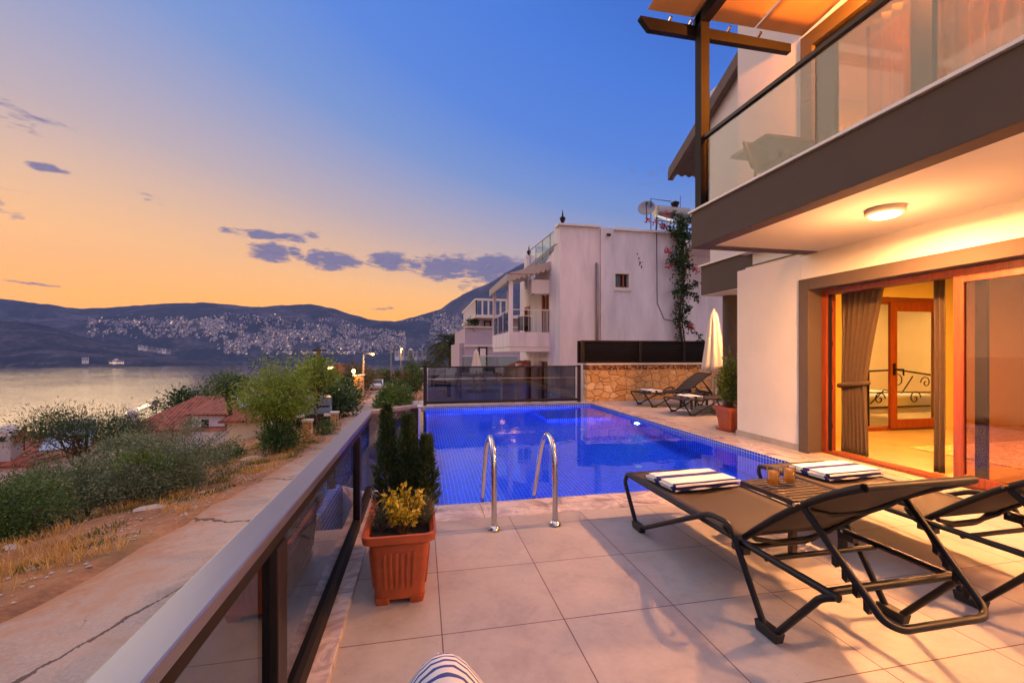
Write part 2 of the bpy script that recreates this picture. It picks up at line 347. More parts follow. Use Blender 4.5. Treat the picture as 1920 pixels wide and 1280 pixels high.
M['terracotta']=pbr('terracotta_plastic',S(168,80,42),.48,0,var=.17,vscale=9,bump=.1,bscale=60)
M['soil']=pbr('potting_soil',S(52,38,30),.95,0,var=.3,vscale=25,bump=1,bscale=40,bdist=.02)
M['doorwood']=mat_wood('cherry_door_wood',S(156,74,34),S(114,50,22))
M['darkwood']=mat_wood('dark_deck_wood',S(64,48,36),S(36,27,21),(3,20,20))
M['cabinet']=mat_wood('kitchen_cabinet_wood',S(180,140,96),S(150,112,74))
M['glass']=glassmat('clear_pane',(.92,.94,.95),.05)
M['smoke']=glassmat('smoked_pane',(.44,.46,.5),.05)
M['smoke2']=glassmat('dark_smoked_pane',(.36,.38,.43),.055)
M['balcglass']=glassmat('balcony_pane',(.62,.62,.66),.045)
M['greenglass']=glassmat('green_pane',(.75,.88,.84),.06)
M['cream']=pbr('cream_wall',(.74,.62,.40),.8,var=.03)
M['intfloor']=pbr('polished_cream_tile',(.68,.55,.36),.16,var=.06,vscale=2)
M['curtain']=mat_fabric('brown_curtain',S(98,80,58),.12,200,.08)
M['sheer']=mat_fabric('sheer_curtain',(.75,.68,.5),.5,200,.05)
M['canvas']=mat_fabric('cream_parasol_canvas',(.78,.72,.64),.2,200,.05)
M['awning']=mat_fabric('translucent_awning',(.78,.48,.24),.55,100,.05)
M['awning2']=mat_fabric('striped_awning_fabric',(.6,.54,.5),.25,100,.08)
M['tile_red']=mat_rooftile('red_roof_tile',S(176,96,72),S(112,58,44))
M['tile_red2']=mat_rooftile('red_roof_tile_side',S(180,100,74),S(118,60,46),.3,1)
M['tile_gray']=pbr('grey_roof',S(112,98,92),.8,0,var=.15,vscale=6)
M['iron']=pbr('wrought_iron',S(30,24,20),.5,.6)
M['concrete']=pbr('pole_concrete',S(150,140,128),.9,0,var=.15,vscale=4,bump=.4,bscale=40)
M['metalgrey']=pbr('grey_metal',S(140,138,140),.4,.8,var=.1)
M['solar']=pbr('solar_panel_glass',S(150,165,185),.08,.6,var=.05)
M['bark']=pbr('bark',S(96,78,60),.95,0,var=.3,vscale=10,bump=1,bscale=30,bdist=.02,stretch=(1,1,.3))
M['windowdark']=pbr('dark_window_glass',S(40,44,54),.06,0,var=.2,vscale=1)
M['litwin']=emat('lit_window',(1,.62,.22),1.6)
M['amber']=emat('street_lamp_glow',(1,.42,.12),26)
M['lampglow']=emat('ceiling_lamp_glow',(1,.72,.34),14)
M['poollamp']=emat('pool_lamp_glow',(.6,.86,1),4)
M['interglow']=emat('downlight_glow',(1,.8,.45),10)
M['juice']=mat_fabric('orange_juice',(1.0,.60,.005),.75,30,.03,.3)
M['clearglass']=glassmat('tumbler_glass',(.98,.98,.97),.035)

# ------------------------------------------------------------------ camera
H=1.32; F=825.0; TH=math.atan(170/F); CT,ST=math.cos(TH),math.sin(TH)
cam=bpy.data.cameras.new('camera'); camo=bpy.data.objects.new('camera',cam); COL.objects.link(camo)
cam.sensor_width=36; cam.lens=36*F/1920; cam.shift_y=22/1920; cam.clip_start=.05; cam.clip_end=20000
camo.location=(0,0,H); camo.rotation_euler=(R(90),0,-TH); scene.camera=camo
def far(px,py,w):   # a far landmark: bearing/elevation seen in the photo, real distance w
    k=w/F; u=px-960; return Vector(((u*CT+F*ST)*k,(-u*ST+F*CT)*k,H+(662-py)*k))
SEA=H-38.0
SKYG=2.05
# --- sky
w=bpy.data.worlds.new('World'); scene.world=w; w.use_nodes=True; nt=w.node_tree; bg=nt.nodes['Background']
SUN_EL=R(2.0); SUN_AZ=R(-47)   # azimuth from +Y, negative to the left
gen=N(nt,'ShaderNodeTexCoord').outputs['Generated']; nrm=N(nt,'ShaderNodeVectorMath',{0:gen},operation='NORMALIZE').outputs[0]
dx,dy,dz=xyz(nt,nrm)
hl=MA(nt,'SQRT',MA(nt,'ADD',MA(nt,'MULTIPLY',dx,dx),MA(nt,'MULTIPLY',dy,dy)))
hl=MA(nt,'MAXIMUM',hl,.001)
c=MA(nt,'DIVIDE',MA(nt,'ADD',MA(nt,'MULTIPLY',dx,math.sin(SUN_AZ)),MA(nt,'MULTIPLY',dy,math.cos(SUN_AZ))),hl)
p=MA(nt,'MULTIPLY',MA(nt,'MAXIMUM',dz,0.0),MA(nt,'MULTIPLY_ADD',MA(nt,'SUBTRACT',1.0,MA(nt,'MAXIMUM',c,.0)),1.0,.72))
west=ramp(nt,p,[(0,(1.55,.60,.03)),(.08,(1.5,.64,.07)),(.14,(1.3,.66,.18)),(.2,(.95,.58,.32)),(.27,(.60,.47,.46)),(.34,(.40,.40,.56)),(.42,(.21,.33,.66)),(.55,(.10,.25,.74)),(.75,(.06,.20,.72)),(1,(.03,.13,.55))])
east=ramp(nt,dz,[(0,S(168,140,160)),(.12,S(226,176,178)),(.3,S(206,176,196)),(.55,S(150,160,214)),(1,S(60,104,196))])
ef=ramp(nt,MA(nt,'MULTIPLY_ADD',c,.5,.5),[(.12,(1,1,1)),(.46,(0,0,0))])
sky=MIX(nt,ef,west,east)
# the unseen sky overhead and behind the viewer is brightened to light the scene
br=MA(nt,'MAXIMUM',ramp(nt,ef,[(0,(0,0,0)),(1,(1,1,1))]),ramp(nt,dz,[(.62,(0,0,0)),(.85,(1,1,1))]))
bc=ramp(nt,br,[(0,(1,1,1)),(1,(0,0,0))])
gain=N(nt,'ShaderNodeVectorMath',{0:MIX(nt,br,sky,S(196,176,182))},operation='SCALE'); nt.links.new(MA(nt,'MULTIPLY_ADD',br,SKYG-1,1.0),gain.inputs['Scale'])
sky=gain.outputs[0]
nis=N(nt,'ShaderNodeTexSky',sky_type='NISHITA',sun_disc=False,sun_elevation=SUN_EL,sun_rotation=SUN_AZ,air_density=1.2,dust_density=2.0,ozone_density=2.0,altitude=30)
# clouds: (azimuth px, elevation px) of each bank, half sizes, on the sky dome
az=MA(nt,'ARCTAN2',dx,dy); el=MA(nt,'ARCTAN2',dz,hl)
CL=[(498,440,60,8,1),(505,472,34,17,1),(556,474,16,13,.9),(625,487,48,17,1),(730,490,42,15,.95),(780,496,26,14,.75),(838,502,54,22,1),(925,506,70,26,1),(898,542,36,10,.7),(90,315,30,8,.95),(0,212,75,24,.55),(285,372,22,8,.5),(25,529,60,4,.8),(590,440,24,10,.55),(1030,520,60,20,.8),(715,577,20,3,.6),(1225,330,40,18,.25),(-460,300,250,70,1),(-760,220,320,100,1)]
env=None
wn=noise_tex(nt,nrm,16,3); wx=MA(nt,'MULTIPLY_ADD',wn.outputs[0],.05,-.025)
azw=MA(nt,'ADD',az,wx); elw=MA(nt,'ADD',el,MA(nt,'MULTIPLY',wx,.25))
for (cx_,cy_,sx_,sy_,a_) in CL:
    d=far(cx_,cy_,1.0)-Vector((0,0,H)); A=math.atan2(d.x,d.y); L=math.hypot(d.x,d.y); E_=math.atan2(d.z,L)
    sa=sx_/F*1.15/(d.length*d.length)**.5; se=sy_/F*1.15/d.length
    u_=MA(nt,'DIVIDE',MA(nt,'SUBTRACT',azw,A),sa); v_=MA(nt,'DIVIDE',MA(nt,'SUBTRACT',elw,E_),se)
    e=MA(nt,'MULTIPLY',MA(nt,'SUBTRACT',1.0,MA(nt,'MULTIPLY',MA(nt,'ADD',MA(nt,'MULTIPLY',u_,u_),MA(nt,'MULTIPLY',v_,v_)),.6)),a_)
    env=e if env is None else MA(nt,'MAXIMUM',env,e)
env=MA(nt,'MAXIMUM',env,-.6)
cmap=N(nt,'ShaderNodeMapping',{'Vector':nrm,'Scale':(1,1,3.2)}).outputs[0]
cn=noise_tex(nt,cmap,26,7,.62,.3)
dens=MA(nt,'ADD',MA(nt,'MULTIPLY',env,.62),MA(nt,'MULTIPLY_ADD',cn.outputs[0],1.5,-.75))
cm=ramp(nt,dens,[(.2,(0,0,0)),(.48,(.92,.92,.92))])
ccol=ramp(nt,cn.outputs[0],[(.35,S(92,98,142)),(.7,S(128,124,158))])
sky=MIX(nt,cm,sky,ccol)
# the overcast bank over the land behind the house (reflected in its panes)
bn=noise_tex(nt,N(nt,'ShaderNodeMapping',{'Vector':nrm,'Scale':(1,1,2.6)}).outputs[0],3.6,6,.6,.4)
bm=MA(nt,'MULTIPLY',ramp(nt,bn.outputs[0],[(.46,(0,0,0)),(.6,(.8,.8,.8))]),MA(nt,'MULTIPLY',ramp(nt,dz,[(.02,(0,0,0)),(.12,(1,1,1)),(.6,(1,1,1)),(.8,(0,0,0))]),ramp(nt,MA(nt,'MULTIPLY_ADD',dy,-.5,.5),[(.5,(0,0,0)),(.62,(1,1,1))])))
sky=MIX(nt,bm,sky,S(104,98,126))
add=N(nt,'ShaderNodeVectorMath',{0:nis.outputs[0]},operation='SCALE'); add.inputs['Scale'].default_value=.015
tot=N(nt,'ShaderNodeVectorMath',{0:sky,1:add.outputs[0]},operation='ADD').outputs[0]
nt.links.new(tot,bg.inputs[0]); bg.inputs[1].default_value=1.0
try: w.cycles.sampling_method='MANUAL'; w.cycles.sample_map_resolution=1024
except Exception: pass
# afterglow: one weak, very soft sun from the sunset side
sl=bpy.data.lights.new('sun','SUN'); sl.energy=1.55; sl.angle=R(45); sl.color=(1,.72,.42)
so=bpy.data.objects.new('sun',sl); COL.objects.link(so)
sd=Vector((math.sin(SUN_AZ)*math.cos(R(14)),math.cos(SUN_AZ)*math.cos(R(14)),math.sin(R(14)))); so.rotation_euler=(-sd).to_track_quat('-Z','Y').to_euler()

def lamp(name,kind,loc,power,col,size=.1,rot=None,spot=None):
    l=bpy.data.lights.new(name,kind); l.energy=power; l.color=col
    if kind=='AREA': l.shape='RECTANGLE'; l.size=size[0]; l.size_y=size[1]
    elif kind in('POINT','SPOT'): l.shadow_soft_size=size
    if kind=='SPOT': l.spot_size=R(spot); l.spot_blend=.12
    o=bpy.data.objects.new(name,l); COL.objects.link(o); o.location=loc
    if rot: o.rotation_euler=rot
    return o
# ------------------------------------------------------------------ terrain, road, sea
DROP=[(-8,2.0),(4.4,2.1),(6.4,2.3),(8.9,2.55),(15,3.1),(30,3.9),(47,4.6),(90,6.0),(130,7.2),(200,12.),(420,45.)]
LEDGE=[(-8,-3.35),(5.2,-3.3),(8.9,-3.35),(15,-3.6),(30,-4.8),(47,-5.8),(90,-6.9),(130,-8)]
REDGE=[(-8,-.45),(12,-.45),(30,-1.2),(47,-1.9),(90,-2.8),(130,-3.6)]
def zroad(y): return H-lerp_tab(DROP,y)
def zt(x,y):
    l=lerp_tab(LEDGE,y); zr=zroad(y)
    if x<l:
        d=l-x; g=.10*min(d,2.0)+ (max(0,d-2.0))*.31
        n=.10*fbm(x*.5,y*.5)*min(1,d*.6)+ (.6*fbm(x*.07,y*.07) if d>6 else 0)*min(1,(d-6)/10 if d>6 else 0)
        return zr-g+n-.03*min(1,d*3)
    r=lerp_tab(REDGE,y)
    if x>r:
        k=min(1,(x-r)/.6)
        if y<30: return zr*(1-k)+k*min(zr,-1.6)
        return zr+ .1*fbm(x*.4,y*.4)*k + (.25*k if y>30 else 0)
    return zr-.06
xs=sorted(set([-900,-600,-400,-300,-220,-160,-120,-90,-70,-56,-46,-38,-32]+[-28+i*.9 for i in range(24)]+[-7.2+i*.16 for i in range(50)]+[1,2,4,8,14,22,30,45,60,90,140,220,400]))
ys=sorted(set([-20,-10,-5]+[-2+i*.3 for i in range(86)]+[24+i*1.2 for i in range(60)]+[98+i*6 for i in range(20)]+[240,280,340,420,520]))
mb=MB(); nx=len(xs)
mb.v=[(x,y,max(zt(x,y),SEA-6)) for y in ys for x in xs]
mb.f=[(j*nx+i,j*nx+i+1,(j+1)*nx+i+1,(j+1)*nx+i) for j in range(len(ys)-1) for i in range(nx-1)]; mb.m=[0]*len(mb.f)
mb.build('ground',M['dirt'],smooth=True,kind='structure')
mb=MB(); yr=[-8+i*.5 for i in range(110)]+[47+i*2 for i in range(44)]
ku=14; vs=[]
for y in yr:
    l=lerp_tab(LEDGE,y)+.40*fbm(1.3,y*.42)+.11*fbm(7,y*1.9); r=lerp_tab(REDGE,y)+.1
    for i in range(ku+1):
        t=i/ku; vs.append((l+(r-l)*t,y,zroad(y)+.012*fbm((l+(r-l)*t)*.8,y*.8)-(.05 if i==0 else 0)))
mb._add(vs,[(j*(ku+1)+i,j*(ku+1)+i+1,(j+1)*(ku+1)+i+1,(j+1)*(ku+1)+i) for j in range(len(yr)-1) for i in range(ku)])
ro=mb.build('road',M['road'],smooth=True,kind='structure'); at_=ro.data.attributes.new('edge','FLOAT','POINT'); at_.data.foreach_set('value',[i/ku for y in yr for i in range(ku+1)])
mb=MB(); mb.quad((-5100,-280,SEA),(5100,-280,SEA),(5100,3850,SEA),(-5100,3850,SEA)); mb.build('sea',M['sea'],kind='structure')

# ------------------------------------------------------------------ far hills
def mat_hill(name,c1,c2,c3,sc):
    m,nt,b=newmat(name); co=objco(nt); n=noise_tex(nt,co,sc,9,.68,.6); n2=noise_tex(nt,co,sc*9,5,.7)
    f=MA(nt,'ADD',MA(nt,'MULTIPLY',n.outputs[0],.6),MA(nt,'MULTIPLY',n2.outputs[0],.4))
    nt.links.new(ramp(nt,f,[(.38,c1),(.5,c2),(.62,c3)]),b.inputs['Base Color']); b.inputs['Roughness'].default_value=1; b.inputs['Specular IOR Level'].default_value=0
    bp=N(nt,'ShaderNodeBump',{'Height':f,'Strength':1,'Distance':14}); nt.links.new(bp.outputs[0],b.inputs['Normal']); return m
M['hill']=mat_hill('scrub_hillside',(.03,.045,.055),(.05,.066,.082),(.15,.135,.16),.006)  # scrub tones shifted bluer, part of the distance haze put into the colour
M['hill2']=mat_hill('headland_scrub',(.028,.04,.046),(.052,.062,.074),(.16,.14,.16),.01)
RID1=[(-500,540),(-200,548),(0,560),(50,566),(100,572),(150,579),(200,577),(290,570),(340,568),(390,567),(430,571),(480,576),(520,573),(580,570),(625,578),(660,590),(700,600),(740,603),(790,601),(850,606),(1000,600),(1200,600)]
RID2=[(600,640),(690,612),(740,603),(780,593),(825,580),(850,562),(880,546),(925,527),(950,510),(980,493),(1050,470),(1200,466),(1500,500),(1800,560)]
RID3=[(-500,588),(-100,594),(0,599),(60,604),(110,616),(150,630),(200,642),(260,655),(330,668),(420,681),(500,690)]
def hillpt(rid,px,t,ws,wr,amp,prof=.9):
    wd=ws+(wr-ws)*t; k=wd/F; u=px-960
    zr=H+(662-lerp_tab(rid,px))*wr/F
    x=(u*CT+F*ST)*k; y=(-u*ST+F*CT)*k
    z=SEA-2+(zr-SEA+2)*(t**prof)
    z+=amp*math.sin(math.pi*min(t,1))*fbm(x*.004,y*.004,3)+amp*.12*(1 if t<1 else 1)*fbm(x*.02,y*.02,5)*min(1,t*5)
    return Vector((x,y,z))
def hill(name,rid,px0,px1,ws,wr,mat,amp,n=150,nt_=34,prof=.9):
    mb=MB(); rows=[]
    for j in range(nt_+1):
        t=j/nt_
        for i in range(n+1):
            px=px0+(px1-px0)*i/n; p=hillpt(rid,px,t,ws(px),wr(px),amp,prof); rows.append(p)
    for j in (1,2,3):       # the far side falls away again
        for i in range(n+1):
            px=px0+(px1-px0)*i/n; p=hillpt(rid,px,1.0,ws(px),wr(px),amp,prof); q=Vector((p.x*(1+.05*j),p.y*(1+.05*j),p.z+(SEA-p.z)*j/3)); rows.append(q)
    tot=nt_+3
    mb._add(rows,[(j*(n+1)+i,j*(n+1)+i+1,(j+1)*(n+1)+i+1,(j+1)*(n+1)+i) for j in range(tot) for i in range(n)])
    return mb.build(name,mat,smooth=True,kind='structure')
W1s=lambda px:1500+max(0,min(1,(px-350)/350))*220; W1r=lambda px:2500.
W2s=lambda px:1720.; W2r=lambda px:2900.
W3s=lambda px:1150+max(0,px)*.35; W3r=lambda px:1560+max(0,px)*.2
hill('hills',RID1,-500,1200,W1s,W1r,M['hill'],34,240)
hill('mountain',RID2,600,1800,W2s,W2r,M['hill'],30,170)
hill('headland',RID3,-500,498,W3s,W3r,M['hill2'],12,170,24)
# shoreline strip of pale rock
# ------------------------------------------------------------------ the far town
def house_mesh(kind):
    mb=MB(); r=random.Random(kind)
    a,b_,h=r.uniform(9,14),r.uniform(8,11),r.uniform(5.5,8)
    mb.mat(0).box(-a/2,a/2,-b_/2,b_/2,-7,h)
    mb.box(-a/2+a*.3,a/2-.5,-b_/2+2,b_/2,h,h+r.uniform(2.2,3.2))
    mb.mat(0).box(-a/2-.3,a/2+.3,-b_/2-1.2,-b_/2,h*.45,h*.55)
    for lv in (.14,.62):
        for k in range(3):
            x=-a/2+a*(k+.5)/3; mb.mat(2 if (r.random()<.12) else 1).box(x-1,x+1,-b_/2-.06,-b_/2-.02,h*lv,h*lv+1.9)
    me=bpy.data.meshes.new('far_house'); me.from_pydata(mb.v,[],mb.f); me.polygons.foreach_set('material_index',mb.m); return me
M['farwhite']=pbr('far_house_white',(.6,.56,.56),.9,var=.03); vary_islands(M['farwhite'],.42,1.5); M['farcream']=pbr('far_house_cream',(.34,.29,.27),.9,var=.03)
M['lit2']=emat('far_lit_window',(1,.6,.25),3.5)
HM=[]
for k in range(8):
    me=house_mesh(k); me.materials.append(M['farwhite'] if k%4 else M['farcream']); me.materials.append(M['windowdark']); me.materials.append(M['lit2']); HM.append(me)
def town_spot(r):
    while True:
        q=r.random()
        if q<.48: rid,ws,wr,amp,px,lo,hi='1',W1s,W1r,34,r.uniform(380,760),None,None
        elif q<.58: rid,ws,wr,amp,px='1',W1s,W1r,34,r.uniform(165,420)
        else: rid,ws,wr,amp,px='2',W2s,W2r,30,r.uniform(695,905)
        py=r.gauss(635,20) if rid=='1' else r.gauss(624,22)
        if px<420: py=r.choice([r.gauss(604,4),r.gauss(615,8),r.gauss(625,10)])
        R_=RID1 if rid=='1' else RID2
        top=lerp_tab(R_,px)+ (16 if rid=='1' else (4 if px<840 else 26+ (px-840)*.35))
        if px>560 and rid=='1': top=max(top,598+abs(px-600)*.02)
        if py<top or py>664: continue
        if px<390 and py>634: continue
        # find t where the slope is seen at py
        zr=None; lo_,hi_=0.0,1.0
        for _ in range(18):
            t=(lo_+hi_)/2; p=hillpt(R_,px,t,ws(px),wr(px),amp); k=(p-Vector((0,0,H))); wd=k.x*ST+k.y*CT; yy=662-F*k.z/wd
            if yy>py: lo_=t
            else: hi_=t
        return p,px,py
rr=random.Random(11); spots=[town_spot(rr) for _ in range(6400)]
dens=[s for s in spots if fbm(s[1]*.022,s[2]*.05,9)+.35*fbm(s[1]*.09,s[2]*.2,4)>-.2]
dens.sort(key=lambda s:s[0].length)
TOWNLAB='small white house in the far town on the hillside across the bay'
for i,(p,px,py) in enumerate(dens[:290]):
    o=bpy.data.objects.new('far_house',HM[rr.randrange(8)]); COL.objects.link(o); o.location=p; o.rotation_euler=(0,0,rr.uniform(-.5,.5)-math.atan2(p.x,p.y)); sc=rr.uniform(.5,.85); o.scale=(sc*rr.uniform(.8,1.4),sc,sc)
    tag(o,TOWNLAB,'house','houses of the far town')
mb=MB(); 
for (p,px,py) in dens[290:]:
    a=rr.uniform(.4,.8); st=len(mb.v); s0=len(mb.f)
    lit=rr.random()<.05; x,y,h=4.5*a*rr.uniform(.8,1.6),4.2*a,rr.uniform(3,6)
    mb.mat(0).box(-x,x,-y,y,-6,h); mb.box(-x*.2,x*.9,-y*.5,y,h,h+2.6)
    for lv in (.15,.6):
        for kk in (-.55,.1,.65):
            mb.mat(2 if lit and rr.random()<.35 else 1).box(x*kk-.9,x*kk+.9,-y-.1,-y+.02,h*lv,h*lv+1.8)
    mb.rot(rr.uniform(-.9,.9)-math.atan2(p.x,p.y),start=st)
    for i in range(st,len(mb.v)): v=mb.v[i]; mb.v[i]=(v[0]+p.x,v[1]+p.y,v[2]+p.z)
tag(mb.build('far_town',[M['farwhite'],M['windowdark'],M['lit2']],kind='stuff'),'mass of small pale houses climbing the far hillside','far town')
# long white resort blocks on the headland and at the water
def far_block(px,py,w_,name,label,n,wid,hh,step=0,dome=False):
    p=far(px,py,w_); t=thing(name,label,'hotel',p,-math.atan2(p.x,p.y)); mbw=MB(); mbd=MB()
    for i in range(n):
        x=(i-(n-1)/2)*wid; z=-i*step
        mbw.box(x-wid*.46,x+wid*.46,-6,6,z-8,z+hh)
        for lv in range(int(hh//3)):
            mbd.box(x-wid*.34,x+wid*.34,-6.1,-6.02,z+lv*3+.8,z+lv*3+2.4)
    if dome: mbw.lathe([(4.4,0),(4,2.2),(2.4,3.8),(.3,4.6)],12,(0,0,hh))
    mbw.build('wall',M['farwhite'],t); mbd.build('window',M['windowdark'],t); return t
far_block(290,652,1440,'resort','stepped row of white resort blocks on the bare slope of the headland',7,12,9,2.2)
far_block(770,668,900,'waterfront_hotel','long white hotel with many balconies on the far waterfront at the end of the road',7,9,12,0,True)
far_block(160,676,1180,'shore_house','white terraced villa on the shore at the foot of the headland',2,7,9,0)
far_block(218,678,1180,'shore_restaurant','low domed building with a row of lights on the headland shore',4,8,4,0,True)
p=far(219,680,1165); l0=None
for k in range(9):
    if l0 is None: l0=MB().lathe([(.2,-.9),(.9,-.5),(.9,.5),(.2,.9)],6).build('shore_lamp',M['lit2']); o=tag(l0,'one of the row of yellow lights along the domed shore building','lamp','row of lights along the domed shore building')
    else: o=l0.copy(); COL.objects.link(o)
    o.location=(p.x+(k-4)*3.6,p.y+.3*(k-4),p.z)
def boat(px,w_,label,L=11):
    p=far(px,662,w_); t=thing('boat',label,'boat',(p.x,p.y,SEA),R(75),'boats moored off the far shore')
    MB().hexa([(-L/2,-1,0),(L/2,-.2,0),(L/2,.2,0),(-L/2,1,0),(-L/2,-1.6,1.6),(L/2+1,-.3,2.2),(L/2+1,.3,2.2),(-L/2,1.6,1.6)]).build('hull',M['farwhite'],t)
    MB().box(-L/4,L/5,-1,1,1.6,3.4).build('cabin',M['farwhite'],t)
for px,w_ in ((634,1100),): boat(px,w_,'small white boat on the water beyond the green tree')
# ------------------------------------------------------------------ haze
def make_haze(density=.0001):
    mb=MB(); mb.box(-5200,5200,-300,3900,SEA-8,780); m,nt,b=newmat('haze_air'); nt.nodes.remove(b)
    v=N(nt,'ShaderNodeVolumePrincipled',{'Color':RGB((.28,.38,.95)),'Density':density,'Anisotropy':.2}); nt.links.new(v.outputs[0],nt.nodes['Material Output'].inputs['Volume'])
    m.cycles.homogeneous_volume=True if hasattr(m.cycles,'homogeneous_volume') else False
    o=mb.build('haze',m,kind='stuff'); tag(o,'thin blue evening haze over the bay','haze'); return o
# ------------------------------------------------------------------ terrace and pool
mb=MB()
mb.box(-.40,5.0,-4,3.5,-.25,0); mb.box(4.75,5.0,3.5,6.23,-.25,0); mb.box(4.75,12,6.23,11.4,-.25,0); mb.box(.0,4.75,11.3,11.4,-.25,0)
mb.build('terrace_floor',M['floor'],kind='structure')
PX0,PX1,PY0,PY1,PZ=.09,4.37,3.87,10.97,-1.08
mb=MB(); mb.box(-.12,4.75,3.5,PY0,-.2,.004); mb.box(PX1,4.75,PY0,11.3,-.2,.004); mb.box(.0,PX1,PY1,11.3,-.2,.004)
mb.build('pool_coping',M['marble'],kind='structure',bevel=.006)
WZ=-.055
pool=thing('swimming_pool','long swimming pool lined with blue mosaic beside the terrace','pool',(0,0,0))
mb=MB(); mb.quad((PX0,PY0,PZ),(PX1,PY0,PZ),(PX1,PY1,PZ),(PX0,PY1,PZ)); mb.build('pool_bottom',M['mos_xy'],pool)
for q in (((PX0,PY0+.001,PZ),(PX0,PY0+.001,-.005),(PX1,PY0+.001,-.005),(PX1,PY0+.001,PZ)),((PX0,PY1-.001,PZ),(PX1,PY1-.001,PZ),(PX1,PY1-.001,.0),(PX0,PY1-.001,.0))): MB().quad(*q).build('end_wall',M['mos_xz'],pool)
mb=MB(); mb.quad((PX1-.001,PY0,PZ),(PX1-.001,PY0,0),(PX1-.001,PY1,0),(PX1-.001,PY1,PZ)); mb.build('side_wall',M['mos_yz'],pool)
mb=MB(); mb.hexa([(-.14,PY0,-1.5),(PX0,PY0,-1.5),(PX0,11.3,-1.5),(-.18,11.3,-1.5),(-.1,PY0,WZ+.008),(PX0,PY0,WZ-.012),(PX0,11.3,WZ-.012),(-.13,11.3,WZ+.008)]); mb.build('overflow_wall',M['mos_yz'],pool)
# a shallow shelf and the steps along the far right corner
mb=MB(); mb.box(2.75,PX1-.01,PY1-1.5,PY1-.01,PZ+.001,-.62); mb.build('step',M['mos_xy'],pool)
mb=MB(); mb.grid(lambda u,v:(-.1+(PX1+.1)*u,PY0+(PY1-PY0)*v,WZ),2,2); mb.build('pool_water',M['poolw'],pool)
def pool_lamp(x,y,z,n,power):
    n=Vector(n); p=Vector((x,y,z)); l=MB(); l.mat(0).tube([p,p+n*.012],.11,20); l.mat(1).tube([p+n*.0125,p+n*.02],.06,20)
    o=l.build('pool_lamp',[M['steel'],M['poollamp']]); lamp('pool_light','SPOT',p+n*.04,power,(.2,.5,1),.055,n.to_track_quat('-Z','Y').to_euler(),164); return o
PLAMPS=[((PX1-.002,8.3,-.4),(-1,0,0),'round underwater lamp in the right pool wall below the coping, the one farther away'),((PX1-.002,4.75,-.42),(-1,0,0),'round underwater lamp in the right pool wall nearest the loungers'),((PX0+.002,7.9,-.42),(1,0,0),'round underwater lamp in the left pool wall, far end'),((PX0+.002,5.6,-.42),(1,0,0),'round underwater lamp in the left pool wall, nearer the ladder')]
for (p_,n_,lab) in PLAMPS: tag(pool_lamp(*p_,n_,2300),lab,'pool lamp','underwater pool lamps')
for k,(x,y,lab) in enumerate(((1.5,9.2,'small white inlet on the pool floor at its far left'),(3.25,8.6,'small white inlet on the pool floor in front of the step'),(3.1,5.9,'small white inlet on the pool floor in the near half'))):
    tag(MB().lathe([(.05,0),(.05,.012),(.02,.018)],14,(x,y,PZ)).build('pool_inlet',M['white']),lab,'pool inlet','pool floor inlets')
# drain grate slot
# retaining wall of the terrace
rw=MB(); rw.box(-.66,-.40,-4,4.3,-3.5,-.02); rw.hexa([(-.66,4.3,-4),(-.40,4.3,-4),(-.14,4.75,-4),(-.2,4.75,-4),(-.66,4.3,-.02),(-.40,4.3,-.02),(-.14,4.75,-.02),(-.2,4.75,-.02)])
tag(rw.build('retaining_wall',M['white2']),'rendered retaining wall carrying the terrace above the road','wall')
rw=MB(); rw.box(-.16,-.14,4.75,11.3,-4,-.08); rw.box(-.2,12,11.41,11.75,-4,-.03)
tag(rw.build('pool_wall',M['white2']),'outer wall of the pool tank above the neighbour garden','wall')
kb=MB(); kb.box(-.66,-.36,-4,4.25,-.02,.035); tag(kb.build('curb',M['marble'],bevel=.004),'low marble kerb under the glass railing','kerb')
# ------------------------------------------------------------------ left glass railing
rl=thing('glass_railing','glass railing with a broad metal top rail between the terrace and the road','railing',(-.47,0,0))
mb=MB(); mb.box(-.055,.04,-2,4.2,.765,.80); mb.hexa([(-.055,4.2,.765),(.04,4.2,.765),(.43,4.56,.765),(.43,4.64,.765),(-.055,4.2,.80),(.04,4.2,.80),(.43,4.56,.80),(.43,4.64,.80)]); mb.build('top_rail',M['railtop'],rl,bevel=.006)
mb=MB(); mb.box(-.035,.02,-2,4.18,.705,.7645); mb.build('under_rail',M['bronze'],rl,bevel=.004)
for y in (-.6,1.55,3.42): 
    mb=MB(); mb.box(-.03,.03,y-.05,y+.05,.036,.705); mb.build('post',M['darkmetal'],rl,bevel=.004)
mb=MB(); mb.box(.36,.44,4.54,4.62,.0,.765); mb.build('post',M['darkmetal'],rl,bevel=.004)
for a,b in ((-.55,1.495),(1.605,3.365),(3.475,4.18)):
    MB().box(-.006,.006,a,b,.11,.70).build('pane',M['smoke'],rl)
    MB().box(-.03,.03,a,b,.036,.11).build('bottom_rail',M['bronze'],rl)
pn=MB(); pn.hexa([(-.02,4.2,.05),(-.005,4.19,.05),(.37,4.545,.05),(.36,4.56,.05),(-.02,4.2,.76),(-.005,4.19,.76),(.37,4.545,.76),(.36,4.56,.76)]); pn.build('pane',M['smoke2'],rl)
